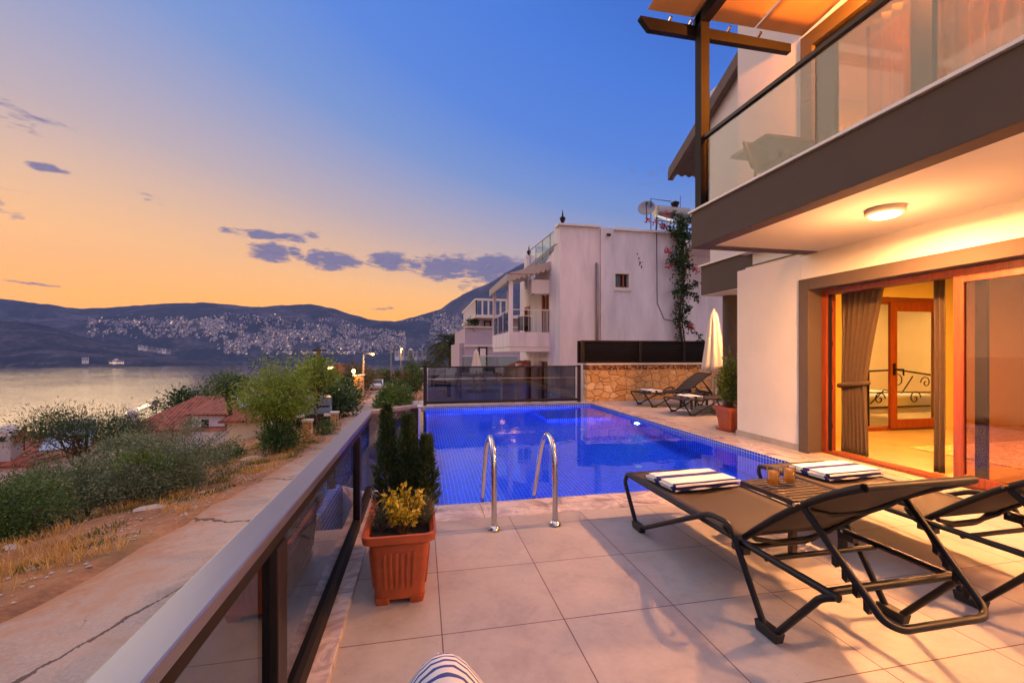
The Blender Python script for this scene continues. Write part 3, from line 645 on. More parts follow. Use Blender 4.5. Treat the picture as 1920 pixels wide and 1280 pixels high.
# ------------------------------------------------------------------ glass fence at the far end of the pool
fe=thing('glass_fence','low fence of dark smoked glass behind the far end of the pool','fence',(2.2,11.36,0))
X0,X1=-2.13,2.02
mb=MB(); mb.box(X0,X1,-.022,.022,.95,.985); mb.box(X0,X1,-.03,.03,.03,.10); mb.build('frame',M['darkmetal'],fe,bevel=.003)
for x in (X0-.02,X1-.06): MB().box(x,x+.08,-.04,.04,.0,1.0).build('post',M['darkmetal'],fe,bevel=.003)
for a,b in ((X0+.06,X0+2.0),(X0+2.004,X1-.12)): MB().box(a,b,-.005,.005,.10,.95).build('pane',M['smoke2'],fe)
MB().box(X0+.08,X0+.092,-.03,-.012,.10,.95).box(X0+.08,X1-.1,-.016,-.01,.66,.672).build('edge_strip',M['steel'],fe)
# ------------------------------------------------------------------ stone wall and louvre screen
sw=thing('stone_wall','low rubble stone wall with a pale coping behind the far loungers','wall',(4.45,11.4,0))
MB().box(0,5.6,0,.3,0,.86).build('stonework',M['stone'],sw)
MB().box(-.003,5.6,-.012,.3,.861,.995).build('brick_course',M['ledge'],sw)
MB().box(-.03,5.6,-.04,.33,.996,1.045).build('coping',M['trim'],sw,bevel=.006)
sc_=thing('louvre_screen','dark metal louvre screen standing on the stone wall','screen',(4.32,11.52,1.046))
mb=MB()
for x in (0.0,1.72,3.1,4.4,5.6): mb.box(x,x+.09,-.04,.04,0,.63)
mb.box(.09,5.6,-.035,.035,.595,.63); mb.box(.09,5.6,-.035,.035,0.0,.035); mb.build('frame',M['darkmetal'],sc_)
mb=MB()
for k in range(11):
    z=.055+k*.05
    for a,b in ((.09,1.72),(1.81,3.1),(3.19,4.4),(4.49,5.6)): mb.hexa([(a,-.03,z),(b,-.03,z),(b,.012,z+.028),(a,.012,z+.028),(a,-.03,z+.01),(b,-.03,z+.01),(b,.012,z+.038),(a,.012,z+.038)])
mb.build('slats',M['bronze'],sc_)
MB().box(-.06,6,.12,.14,.0,.62).build('backing',M['darkmetal'],sc_)
# ------------------------------------------------------------------ the villa on the right
vi=thing('villa','two storey white villa with dark balcony slabs and brown sliding doors','house',(5,0,0))
def vp(mb,name,mat,**k): return mb.build(name,mat,vi,loc=(-5,0,0),**k)
D0,D1,DT=4.70,1.92,2.10           # sliding door opening
mb=MB(); mb.box(5.0,5.15,5.02,6.23,.085,2.64); mb.box(5.0,5.15,-4,1.6,.0,2.615); mb.box(5.0,5.15,1.6,5.02,2.30,2.615)
mb.box(5.15,6.95,6.08,6.23,0,2.7); mb.box(6.95,8.97,6.08,6.23,2.26,2.7); mb.box(8.97,12,6.08,6.23,0,2.7)
mb.box(7.0,7.12,6.23,8.6,0,2.7); mb.box(7.12,12,8.5,8.6,0,2.7)                                # rear wing side
mb.box(5.0,5.25,4.99,6.22,2.9,8.6); mb.box(5.0,5.25,-4,4.99,5.52,8.6); mb.box(5.25,9,6.0,6.22,2.96,8.0)
mb.box(6.15,6.35,6.23,8.5,2.96,7.0)
vp(mb,'wall',M['white'],bevel=.004)
vp(MB().box(4.985,5.14,5.02,6.245,0,.084),'skirting',M['floor'])
# door surround: charcoal frame standing proud, with a deep reveal
mb=MB(); mb.box(4.97,5.26,4.87,5.02,0,2.30); mb.box(4.97,5.26,1.55,4.87,2.15,2.30); mb.box(4.97,5.26,1.55,1.75,0,2.15); vp(mb,'door_surround',M['charcoal'],bevel=.004)
# slabs
mb=MB(); mb.box(3.3,3.48,-4,4.93,2.62,3.055); mb.box(3.48,5.0,4.75,4.93,2.62,3.055); vp(mb,'balcony_slab',M['charcoal'],bevel=.006)
vp(MB().box(3.481,5.0,-4,4.749,2.63,3.05),'soffit',M['soffit'])
vp(MB().box(5.0,5.1,-4,4.95,2.616,2.9).box(5.15,12,-4,6.07,2.72,2.95).box(7.0,12,6.23,8.6,2.72,2.95),'floor_slab',M['white'])
vp(MB().box(3.27,5.0,-4,4.96,3.056,3.085),'sill',M['sill'],bevel=.004)
mb=MB(); mb.box(5.16,5.6,4.95,7.4,2.41,2.94); mb.box(5.6,9,6.24,7.4,2.41,2.94); vp(mb,'lower_balcony_slab',M['charcoal'],bevel=.006)
vp(MB().box(5.12,5.6,4.97,7.43,2.941,2.968),'sill',M['sill'])
vp(MB().box(5.18,8.9,6.26,7.38,2.395,2.409),'soffit',M['white'])
# round dark column carrying the lower slab
vp(MB().tube([(5.68,7.25,0),(5.68,7.25,2.4)],.14,24),'column',M['charcoal'],smooth=False)
smooth_by_angle(kids(vi)[-1])
# sliding roof verge of the rear wing
mb=MB(); a=(9.9,5.9); b_=(5.0,8.46)
def slope(x0,x1,o0,o1): 
    P=lambda y,o:(y,5.9+(9.9-y)*.522+o)
    mb.prism([P(9.9,o0),P(4.6,o0),P(4.6,o1),P(9.9,o1)],'x',x0,x1)
slope(5.98,6.12,-.30,-.09); slope(6.0,6.13,-.09,.0); vp(mb,'verge_board',M['tile_gray'])
mb=MB(); slope(6.125,11,-.14,-.02); vp(mb,'roof',M['tile_gray'])
mb=MB()
for k in range(10): mb.tube([(6.2+k*.2,9.75,5.93),(6.2+k*.2,9.98,5.8)],.07,8)
vp(mb,'eaves_tiles',M['tile_gray'])
# ---- interior (ground floor)
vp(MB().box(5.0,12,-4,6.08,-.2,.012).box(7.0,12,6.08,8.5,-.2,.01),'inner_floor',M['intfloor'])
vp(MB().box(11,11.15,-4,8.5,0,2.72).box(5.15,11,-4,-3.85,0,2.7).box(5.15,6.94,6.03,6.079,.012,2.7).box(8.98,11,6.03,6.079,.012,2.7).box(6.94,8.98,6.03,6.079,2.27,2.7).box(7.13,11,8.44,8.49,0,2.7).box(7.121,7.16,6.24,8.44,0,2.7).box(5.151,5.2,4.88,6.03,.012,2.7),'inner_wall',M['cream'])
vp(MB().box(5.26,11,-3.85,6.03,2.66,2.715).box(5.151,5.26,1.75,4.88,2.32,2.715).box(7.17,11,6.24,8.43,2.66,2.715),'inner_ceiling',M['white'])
# sliding door
sd_=thing('sliding_door','brown wooden sliding door standing open with its glazed leaf pushed to the right','door',(5.23,3.3,0))
mb=MB(); f=.06
mb.box(-.05,.10,1.50,1.57,.015,2.15); mb.box(-.05,.10,-1.55,-1.48,.015,2.15); mb.box(-.05,.10,-1.48,1.50,2.085,2.15); mb.box(-.05,.10,-1.48,1.50,.013,.05); mb.build('frame',M['doorwood'],sd_,bevel=.004)
MB().box(-.02,-.014,1.45,1.499,.05,2.08).build('seal',M['plastic'],sd_)
lf=MB(); lf.box(-.075,-.03,.0,.085,.05,2.085); lf.box(-.075,-.03,-1.478,-1.40,.05,2.085); lf.box(-.075,-.03,-1.40,.0,2.01,2.085); lf.box(-.075,-.03,-1.40,.0,.05,.14); leaf=lf.build('leaf',M['doorwood'],sd_,bevel=.004)
MB().box(-.056,-.048,-1.40,.0,.14,2.01).build('pane',M['doorglass'],leaf)
lf=MB(); lf.box(.02,.06,-.12,-.03,.05,2.085); lf.box(.02,.06,-.9,-.82,.05,2.085); lf.build('leaf',M['darkwood'],sd_,bevel=.003)
for z in (.35,.85,1.42,1.85): MB().box(-.012,.006,1.46,1.485,z,z+.05).build('latch_plate',M['steel'],sd_)
# inner door (to the bedroom)
idr=thing('inner_door','brown framed glazed door leading from the living room to the bedroom','door',(7.53,6.1,0))
mb=MB(); mb.box(-.57,-.48,-.09,.06,.012,2.25); mb.box(1.35,1.44,-.09,.06,.012,2.25); mb.box(-.48,1.35,-.09,.06,2.16,2.25); mb.box(-.48,1.35,-.09,.06,.012,.07); mb.build('frame',M['doorwood'],idr,bevel=.004)
mb=MB(); mb.box(.20,.34,-.14,-.095,.05,2.18); mb.box(1.20,1.35,-.14,-.095,.05,2.18); mb.box(.34,1.20,-.14,-.095,2.03,2.18); mb.box(.34,1.20,-.14,-.095,.05,.2); il=mb.build('leaf',M['doorwood'],idr,bevel=.004)
MB().box(.34,1.20,-.125,-.115,.2,2.03).build('pane',M['glass'],il)
MB().tube([(.27,-.14,1.05),(.27,-.20,1.05),(.37,-.21,1.05),(.39,-.20,.95)],.013,8).box(.245,.295,-.148,-.1395,.95,1.15).build('handle',M['iron'],il)
# curtains
def curtain(name,label,x,y0,y1,z0,z1,mat,tie=None,n=60,amp=.045,axis='y',waves=9,taper=None):
    t=thing(name,label,'curtain',(x,y0,0)); L=y1-y0
    def fn(u,v):
        z=z0+(z1-z0)*v
        wd=1.0; off=0
        if tie:
            zt_=tie[0]
            if z>zt_: k=(z-zt_)/(z1-zt_); wd=.58+.42*k**1.2; 
            else: k=(zt_-z)/(zt_-z0); wd=.58+.06*k
            off=0
        q=u*L*wd; d=amp*math.sin(u*waves*2*math.pi+.5*math.sin(v*3))*(.6+.4*wd)
        return (d,q,z) if axis=='y' else (q,d,z)
    MB().grid(fn,n*2,24).build('cloth',mat,t,smooth=True,solid=.006)
    if tie:
        pts=[(amp*1.5*math.cos(a),L*.29+L*.33*math.sin(a),tie[0]+.03*math.sin(a)) for a in [k*2*math.pi/20 for k in range(20)]]
        MB().tube(pts,.03,8,closed=True).build('tieback',mat,t,smooth=True)
    return t
curtain('curtain','brown curtain gathered by a tieback at the left of the open sliding door',5.46,4.84,4.27,.03,2.2,M['curtain'],tie=(.92,),waves=7,amp=.035)
curtain('curtain','narrow grey brown curtain hanging just inside the right edge of the open door',5.5,3.69,3.785,.03,2.2,M['curtain'],waves=2,amp=.02)
if 0: curtain('curtain','thin sheer curtain behind the closed glazed leaf of the sliding door',5.5,1.55,.6,.03,2.2,M['sheer'],waves=8)
# rug, bed, kitchen behind the glass
def mat_rug():
    m,nt,b=newmat('patterned_rug'); co=objco(nt); n=noise_tex(nt,co,9,4,.6,1.2); c=ramp(nt,n.outputs[0],[(.44,(.72,.64,.5)),(.5,(.3,.24,.16)),(.56,(.74,.66,.52))]); nt.links.new(c,b.inputs['Base Color']); b.inputs['Roughness'].default_value=.95; return m
tag(MB().box(6.6,8.9,3.3,4.85,.0125,.026).build('rug',mat_rug()),'pale rug with a dark scrolled pattern on the living room floor','rug')
bed=thing('bed','bed with a scrolled wrought iron frame in the bedroom behind the inner door','bed',(8.55,7.3,0))
mb=MB()
for x in (-.75,.8): mb.tube([(x,-.9,.0),(x,-.9,1.0)],.02,8)
mb.tube([(-.75,-.9,1.0),(-.1,-.9,1.02),(.8,-.9,.9)],.016,8); mb.tube([(-.75,-.9,.35),(.8,-.9,.35)],.016,8); mb.tube([(-.75,-.9,.62),(.8,-.9,.6)],.012,8)
def spiral(cx_,cz_,r0,turn,sgn=1): return [(cx_+sgn*r0*(1-k/26)*math.cos(turn*k/26),-.9,cz_+r0*(1-k/26)*math.sin(turn*k/26)) for k in range(24)]
for cx_,cz_,r0,sg in ((-.5,.5,.13,1),(-.1,.82,.15,-1),(.3,.5,.14,1),(.55,.78,.12,-1)): mb.tube(spiral(cx_,cz_,r0,9,sg),.01,6)
mb.tube([(-.7,-.9,.42),(-.4,-.9,.66),(.0,-.9,.6),(.25,-.9,.9)],.011,6); mb.build('frame',M['iron'],bed)
MB().box(-.72,.78,-.85,1.1,.22,.55).build('mattress',M['white'],bed,bevel=.05)
MB().box(-.6,.6,.7,1.05,.55,.72).build('pillow',M['cream'],bed,bevel=.07)
kt=thing('kitchen','wooden kitchen cabinets along the back wall seen dimly through the closed leaf','kitchen',(10.6,1.2,0))
MB().box(-.25,.38,-3,1.7,.08,.88).build('base_cabinet',M['cabinet'],kt); MB().box(-.3,.4,-3,1.75,.881,.92).build('counter',M['charcoal'],kt)
MB().box(0.05,.38,-3,1.3,1.4,2.2).build('wall_cabinet',M['cabinet'],kt)
mb=MB()
for k in range(6): mb.box(.02,.045,-2.6+k*.62,-2.57+k*.62,1.45,1.62)
mb.build('handles',M['steel'],kt)
MB().box(-.2,.38,1.35,1.7,.93,2.25).build('tall_cabinet',M['charcoal'],kt)
tb=thing('dining_table','dining table in the living room behind the closed leaf','table',(7.6,1.4,0)); MB().box(-.5,.5,-.8,.8,.72,.76).build('tabletop',M['darkwood'],tb,bevel=.005)
for sx in(-.44,.44):
    for sy in(-.74,.74): MB().box(sx-.03,sx+.03,sy-.03,sy+.03,.012,.719).build('leg',M['darkwood'],tb)
# lamps of the house
lp=thing('ceiling_lamp','round flush lamp glowing on the soffit above the loungers','lamp',(4.11,3.22,2.63))
MB().lathe([(.145,0),(.15,-.04),(.135,-.055),(.12,-.055)],36).build('ring',M['trim'],lp,smooth=False); smooth_by_angle(kids(lp)[-1])
MB().lathe([(.118,-.05),(.112,-.068),(.09,-.08),(.02,-.085)],36).build('diffuser',M['lampglow'],lp,smooth=True)
WARM=(1,.40,.13)
lamp('soffit_light','AREA',(4.11,3.22,2.545),270,WARM,(.2,.2)); lamp('soffit_fill','POINT',(4.11,3.22,2.1),46,WARM,.14); lamp('soffit_fill','POINT',(4.11,.35,2.15),95,WARM,.14)  # the points float free below the fittings, added to brighten the soffit
lp2=copy_tree(lp); lp2.location=(4.11,.35,2.63); lp2['label']='round flush lamp on the soffit nearer the viewer'
lamp('soffit_light','AREA',(4.11,.35,2.545),185,WARM,(.2,.2))
lp2=copy_tree(lp); lp2.location=(6.72,8.15,2.66); lp2['label']='round flush lamp under the rear wing above the far loungers'
vp(MB().box(6.5,7.72,7.44,8.5,2.665,2.95),'rear_soffit',M['white'])
lamp('rear_light','AREA',(6.72,8.15,2.58),190,WARM,(.3,.3))
for k,(x,y) in enumerate(((6.6,4.6),(8.6,4.6),(6.6,2.0),(8.8,2.0),(9.9,.2))):
    d=MB().lathe([(.05,0),(.05,-.012),(.01,-.013)],16,(x,y,2.659)).build('downlight',M['interglow']); tag(d,'small recessed downlight in the living room ceiling','downlight','living room downlights')
lamp('room_light','AREA',(7.4,3.6,2.6),230,(1,.37,.012),(3.2,2.4)); lamp('room_light','AREA',(9.0,.6,2.6),120,(1,.5,.1),(2.4,2.4)); lamp('bed_light','AREA',(9.0,7.3,2.6),130,(1,.56,.2),(1.5,1.5))
# ---- upper floor: balcony railing, big window, pergola
br=thing('balcony_railing','glass balcony railing with a dark handrail along the upper balcony','railing',(3.42,0,3.085))
MB().box(-.03,.03,-4,4.88,.865,.91).build('handrail',M['darkmetal'],br,bevel=.006)
for a,b in ((3.27,4.80),(1.6,3.262),(-.1,1.592),(-2,-.108)): MB().box(-.006,.006,a,b,.0,.865).build('pane',M['balcglass'],br)
uw=thing('balcony_window','tall dark framed window wall lit warm behind the balcony railing','window',(5.0,0,3.085))
mb=MB(); mb.box(-.03,.12,4.82,4.99,.0,2.43); mb.box(-.03,.12,-2,4.82,2.24,2.43); mb.build('surround',M['charcoal'],uw)
mb=MB(); mb.box(.03,.10,4.55,4.82,0,2.24); mb.box(.03,.10,3.48,3.68,0,2.24); mb.box(.03,.10,1.4,1.6,0,2.24); mb.box(.03,.10,-.6,-.45,0,2.24); mb.box(.03,.10,-2,4.55,2.16,2.24); mb.box(.03,.10,-2,4.55,0,.08); mb.build('frame',M['darkmetal'],uw)
for a,b in ((3.68,4.55),(1.6,3.48),(-.45,1.4)): MB().box(.06,.07,a,b,.08,2.16).build('pane',M['winglass'],uw)
vp(MB().box(5.3,9,-3.9,6.0,5.5,5.6).box(8.8,9,-3.9,6,3,5.5).box(5.3,9,-4,-3.9,3,5.5),'upper_room',M['cream'])
curtain('curtain','golden sheer curtain behind the upper balcony window',5.45,4.5,1.7,3.1,5.4,M['sheer'],waves=22,n=110,amp=.04)
lamp('upper_room_light','AREA',(6.8,2.8,5.45),900,(1,.42,.03),(3,3))
# pergola over the balcony
pg=thing('pergola','dark steel pergola with translucent awning panels above the balcony','pergola',(3.42,4.93,3.0))
def pp(mb,n,m,**k): return mb.build(n,m,pg,loc=(-3.42,-4.93,-3.0),**k)
pp(MB().box(3.36,3.48,4.82,4.94,2.98,5.9),'post',M['bronze'],bevel=.004); pp(MB().box(3.34,3.50,4.80,4.96,3.07,3.10),'post_foot',M['bronze'])
mb=MB(); mb.prism([(2.62,5.42),(2.74,5.29),(4.78,5.29),(4.78,5.40),(2.62,5.44)],'y',4.942,5.02); pp(mb,'cross_beam',M['bronze'],bevel=.003)
mb=MB(); mb.prism([(4.98,5.38),(-2,5.98),(-2,6.12),(4.98,5.52)],'x',3.36,3.48); pp(mb,'rafter',M['bronze'],bevel=.003)
mb=MB(); mb.prism([(2.4,5.60),(2.4,5.74),(2.5,5.74),(2.5,5.60)],'x',2.7,4.95); mb.prism([(-.5,5.86),(-.5,6.0),(-.4,6.0),(-.4,5.86)],'x',2.7,4.95); pp(mb,'purlin',M['bronze'])
def awn(x0,x1,y0,y1): 
    mb=MB(); mb.grid(lambda u,v:(x0+(x1-x0)*u,y0+(y1-y0)*v,5.53+(4.98-(y0+(y1-y0)*v))*.086-.035*math.sin(math.pi*v)*math.sin(math.pi*u)),8,10); return mb
for (x0,x1,y0,y1) in ((2.72,3.35,4.95,2.52),(3.5,4.22,4.95,2.52),(4.25,4.96,4.95,2.52),(2.72,3.35,2.38,-.38),(3.5,4.96,2.38,-.38)): pp(awn(x0,x1,y0,y1),'awning_panel',M['awning'],smooth=True,solid=.006)
for (x0,y0) in ((3.02,4.97),(3.3,4.97),(3.85,4.97),(4.3,4.97)): pp(MB().tube([(x0,y0,5.44),(x0,y0-.05,5.47)],.02,8),'bolt',M['steel'])
lamp('balcony_light','POINT',(4.55,3.5,5.25),600,(1,.28,.03),.08)
wl=thing('pergola_lamp','small lamp hanging under the pergola above the balcony','lamp',(4.55,3.5,5.42)); MB().box(-.02,.07,-.05,.05,-.1,.1).build('body',M['darkmetal'],wl)

ch=thing('balcony_chair','dark padded chair standing on the balcony behind the glass','chair',(4.0,4.25,3.085),R(200))
MB().box(-.22,.22,-.22,.22,.30,.38).build('seat',M['darkmetal'],ch,bevel=.03); MB().hexa([(-.2,-.26,.36),(.2,-.26,.36),(.2,-.2,.36),(-.2,-.2,.36),(-.26,-.34,.80),(.26,-.34,.70),(.26,-.29,.68),(-.26,-.29,.78)]).build('backrest',M['darkmetal'],ch,bevel=.02)
for sx in(-.22,.22):
    for sy in(-.22,.22): MB().tube([(sx,sy,0),(sx*.9,sy*.9,.31)],.015,8).build('leg',M['darkmetal'],ch)
bt=thing('balcony_table','dark table standing on the balcony behind the glass','table',(4.3,4.62,3.085)); MB().box(-.45,.45,-.3,.3,.70,.735).build('tabletop',M['darkwood'],bt)
MB().tube([(0,0,0),(0,0,.7)],.03,10).lathe([(.22,0),(.2,.03),(.03,.05)],16).build('pedestal',M['darkmetal'],bt)
# ------------------------------------------------------------------ sun loungers
def make_lounger(label,group):
    t=thing('sun_lounger',label,'sun lounger',(0,0,0),0,group); fr=M['loungeframe']; W=.325; mb=MB()
    for s in (-1,1):
        x=s*W
        mb.tube(fillet([(x,.98,.345),(x,-.85,.345)],.05),.0165,10)
    mb.tube([(-W,.98,.345),(W,.98,.345)],.0165,10); mb.tube([(-W,-.80,.345),(W,-.80,.345)],.017,8); mb.tube([(-W,-.47,.33),(W,-.47,.33)],.013,8); mb.tube(fillet([(-W,.38,.345),(-W*.6,.38,.285),(W*.6,.38,.285),(W,.38,.345)],.08),.013,8); mb.tube(fillet([(-W,-.22,.345),(-W*.6,-.22,.27),(W*.6,-.22,.27),(W,-.22,.345)],.08),.014,8)
    o=mb.build('frame',fr,t); smooth_by_angle(o,50)
    for s in (-1,1):
        x=s*(W+.034); mb=MB()
        mb.tube(fillet([(s*W,.985,.345),(x,.96,.30),(x,.765,.022),(x,.70,.022),(x,-.09,.415),(x,-.26,.425),(x,-.50,.03),(x,-.56,.022),(x,-.80,.325),(s*W,-.84,.345)],.055),.0155,10)
        o=mb.build('leg_frame',fr,t); smooth_by_angle(o,50)
        for (ya,yb) in ((.79,.67),(-.47,-.59)): MB().hexa([(x-.022,yb,.0),(x+.022,yb,.0),(x+.022,ya,.0),(x-.022,ya,.0),(x-.026,yb-.01,.05),(x+.026,yb-.01,.05),(x+.026,ya+.01,.05),(x-.026,ya+.01,.05)]).build('foot_cap',M['plastic'],t,bevel=.006)
        mb=MB(); mb.box(s*W-.02+s*.01,s*W+.02+s*.01,-.36,-.27,.30,.335); mb.tube([(s*W+s*.0,-.30,.32),(s*W+s*.045,-.30,.32)],.012,8); mb.tube([(s*W,-.22,.35),(s*W+s*.04,-.22,.40)],.012,8); mb.build('bracket',M['plastic'],t)
    o=MB().grid(lambda u,v:((u-.5)*.62,.97-1.24*v,.352-.022*math.sin(math.pi*u)*(1-abs(2*v-1)**4)),10,20).build('seat_sling',M['sling'],t,smooth=True,solid=.004)
    # backrest: hinge at y -.27, rising to the head end
    def bp(u): # u 0..1 up the back
        y=-.27-.64*u-.02*math.sin(math.pi*u); z=.35+.45*u+.05*math.sin(math.pi*u); return y,z
    back=MB()
    for s in (-1,1): back.tube([(s*.275,)+bp(k/10) for k in range(11)],.018,10)
    y1,z1=bp(1); back.tube([(-.275,y1,z1),(.275,y1,z1)],.018,10)
    for u in (.06,.55): 
        y,z=bp(u); back.tube([(-.275,y,z),(-.23,y+.02,z-.04),(-.1,y+.035,z-.075),(.1,y+.035,z-.075),(.23,y+.02,z-.04),(.275,y,z)],.013,8)
    bk=back.build('backrest_frame',fr,t); smooth_by_angle(bk,50)
    MB().grid(lambda u,v:((u-.5)*.55,bp(v)[0]-.0,bp(v)[1]+.006-.05*math.sin(math.pi*u)*math.sin(math.pi*min(1,v*1.02))),10,16).build('back_sling',M['sling'],t,smooth=True,solid=.004)
    mb=MB(); yt,zt_=bp(.56)
    mb.tube(fillet([(-.285,yt,zt_-.02),(-.245,-.96,.31),(-.20,-.99,.29),(.20,-.99,.29),(.245,-.96,.31),(.285,yt,zt_-.02)],.06),.015,10)
    for s in (-1,1):
        for k in range(4):
            f=.45+.13*k; y=yt+(-.96-yt)*f; z=(zt_-.02)+(.31-zt_+.02)*f; hx=.285-.04*f; mb.hexa([(s*hx-.01,y-.003,z-.05),(s*hx+.01,y-.003,z-.05),(s*hx+.01,y+.015,z-.042),(s*hx-.01,y+.015,z-.042),(s*hx-.01,y-.016,z),(s*hx+.01,y-.016,z),(s*hx+.01,y+.016,z),(s*hx-.01,y+.016,z)])
    o=mb.build('support_strut',fr,t); smooth_by_angle(o,50)
    for s in (-1,1):
        for (y,z) in ((-.30,.345),(.38,.345),(yt,zt_)): MB().tube([(s*.29+s*.018,y,z),(s*.29+s*.05,y,z)],.008,8).build('bolt',M['steel'],t)
    return t
G='sun loungers on the terrace'
l1=make_lounger('black framed sun lounger nearest the viewer beside the slatted side table and glasses of juice',G); l1.location=(1.95,2.30,0)
l2=copy_tree(l1); l2.location=(3.19,2.31,0); l2['label']='black framed sun lounger closest to the sliding door, cut by the right edge'
l3=copy_tree(l1); l3.location=(6.27,10.15,0); l3.rotation_euler=(0,0,R(91)); l3['label']='black sun lounger farthest away, standing against the stone wall'
l4=copy_tree(l1); l4.location=(6.30,8.63,0); l4.rotation_euler=(0,0,R(90)); l4['label']='black sun lounger in front of the parasol, partly hidden by the dark column'
# towels
TW=[(0,S(24,32,100)),(.10,(.85,.83,.8)),(.50,S(30,40,120)),(.68,(.85,.83,.8))]
towm=mat_stripes('striped_towel',1,.34,TW,-.17)
def make_towel(label):
    t=thing('towel',label,'towel',(0,0,0),0,'folded striped towels'); r=random.Random(3)
    for k,(dx_,dy_) in enumerate(((0,0),(-.012,.008),(.008,-.006))):
        z0=k*.016
        def fn(u,v,z0=z0,top=0): return (0,0,0)
        mb=MB(); P=[]
        n=8; prof=[(-.17,.008)]+[(-.17+.008*(1-math.cos(a)),.008+.0078*math.sin(a)) for a in [math.pi/8*i for i in range(1,5)]]
        up=[(-.17,.002),(-.172,.008),(-.168,.0145),(-.15,.0158),(-.06,.0165),(.06,.016),(.15,.0158),(.168,.0145),(.172,.008),(.17,.002)]
        nseg=12
        vs=[]
        for i in range(nseg+1):
            x=-.27+.54*i/nseg+dx_
            for (y,z) in up: vs.append((x+.004*math.sin(y*30+k),y+dy_+.003*math.sin(x*25+k*2),z0+z+.0012*math.sin(x*19+y*23+k)*(1 if z>.01 else 0)))
        m_=len(up); fs=[(i*m_+j,i*m_+j+1,(i+1)*m_+j+1,(i+1)*m_+j)[::-1] for i in range(nseg) for j in range(m_-1)]+[tuple(range(m_)),tuple(nseg*m_+j for j in range(m_))[::-1]]+[(i*m_,(i+1)*m_,(i+1)*m_+m_-1,i*m_+m_-1)[::-1] for i in range(nseg)]
        mb._add(vs,fs); mb.build('fold',towm,t,smooth=False); smooth_by_angle(kids(t)[-1],50)
    return t
tw=make_towel('folded navy and white striped towel on the foot end of the nearest lounger'); tw.location=(1.98,2.95,.356); tw.rotation_euler=(0,0,R(4))
for loc,rz,lab in (((3.27,2.95,.356),3,'folded navy and white striped towel on the lounger by the sliding door'),((5.68,10.15,.356),93,'folded striped towel on the lounger against the stone wall'),((5.75,8.63,.356),88,'folded striped towel on the lounger in front of the parasol')):
    c=copy_tree(tw); c.location=loc; c.rotation_euler=(0,0,R(rz)); c['label']=lab
# side tables with juice
def make_table(label):
    t=thing('side_table',label,'side table',(0,0,0),0,'slatted side tables'); w=.23
    mb=MB()
    for k in range(10): y=-w+.012+k*(2*w-.024)/9; mb.box(-w+.03,w-.03,y-.016,y+.016,.352,.368)
    mb.build('slats',M['darkwood'],t,bevel=.002)
    mb=MB(); mb.box(-w,-w+.03,-w,w,.335,.369); mb.box(w-.03,w,-w,w,.335,.369); mb.box(-w+.03,w-.03,-w,-w+.02,.31,.350); mb.box(-w+.03,w-.03,w-.02,w,.31,.350); mb.build('rim',M['darkwood'],t,bevel=.003)
    for sx in (-1,1):
        for sy in (-1,1): MB().box(sx*(w-.024)-.02,sx*(w-.024)+.02,sy*(w-.024)-.02,sy*(w-.024)+.02,0,.334).build('leg',M['darkwood'],t,bevel=.003)
    return t
st=make_table('dark slatted side table between the two nearest loungers'); st.location=(2.575,2.66,0); st.rotation_euler=(0,0,R(2))
st2=copy_tree(st); st2.location=(6.35,9.39,0); st2['label']='dark slatted side table between the two far loungers'
def make_glass(label):
    t=thing('juice_glass',label,'glass',(0,0,0),0,'glasses of orange juice')
    MB().lathe([(.029,0),(.030,.004),(.034,.115),(.0328,.115),(.0285,.014),(.005,.012)],20).build('tumbler',M['clearglass'],t,smooth=True)
    MB().lathe([(.0275,.0145),(.0318,.095),(.001,.0955)],20).build('juice',M['juice'],t,smooth=True); return t
jg=make_glass('glass of orange juice on the near side table, the left one'); jg.location=(2.46,2.70,.369); jg.scale=(1.22,1.22,1.15)
for loc,lab in (((2.625,2.73,.369),'glass of orange juice on the near side table, the right one'),((6.33,9.38,.369),'glass of orange juice on the far side table')):
    c=copy_tree(jg); c.location=loc; c['label']=lab
# ------------------------------------------------------------------ pool ladder rails
def rail(label,x):
    t=thing('pool_handrail',label,'handrail',(x,3.25,0),0,'steel pool handrails')
    pts=[(0,0,.004),(0,0,.60)]+[(0,.13-.13*math.cos(a),.60+.13*math.sin(a)) for a in [math.pi*k/14 for k in range(1,15)]]
    pts=[(0,0,.004),(0,.005,.42),(0,.02,.52),(0,.06,.6),(0,.12,.645),(0,.2,.655),(0,.29,.62),(0,.37,.54),(0,.45,.42),(0,.60,.12),(0,.72,-.12),(0,.76,-.3),(0,.765,-.7)]
    fine=[]
    P=[Vector(p) for p in pts]
    for i in range(len(P)-1):
        p0=P[max(i-1,0)];p1=P[i];p2=P[i+1];p3=P[min(i+2,len(P)-1)]
        for k in range(5):
            s=k/5; fine.append(.5*((2*p1)+(p2-p0)*s+(2*p0-5*p1+4*p2-p3)*s*s+(3*p1-p0-3*p2+p3)*s**3))
    fine.append(P[-1])
    MB().tube(fine,.021,16).build('tube',M['steel'],t,smooth=True)
    MB().lathe([(.048,.005),(.048,.012),(.03,.03),(.024,.036)],20).build('base_flange',M['steel'],t,smooth=True); return t
r1=rail('curved steel pool handrail nearer the planter',.533); r2=rail('curved steel pool handrail nearer the loungers',1.008)
lst=thing('pool_ladder_steps','steel ladder steps fixed under water between the handrails','ladder',(.77,4.015,0))
for z in (-.3,-.55,-.8): MB().box(-.22,.22,-.03,.05,z,z+.025).build('step',M['steel'],lst)
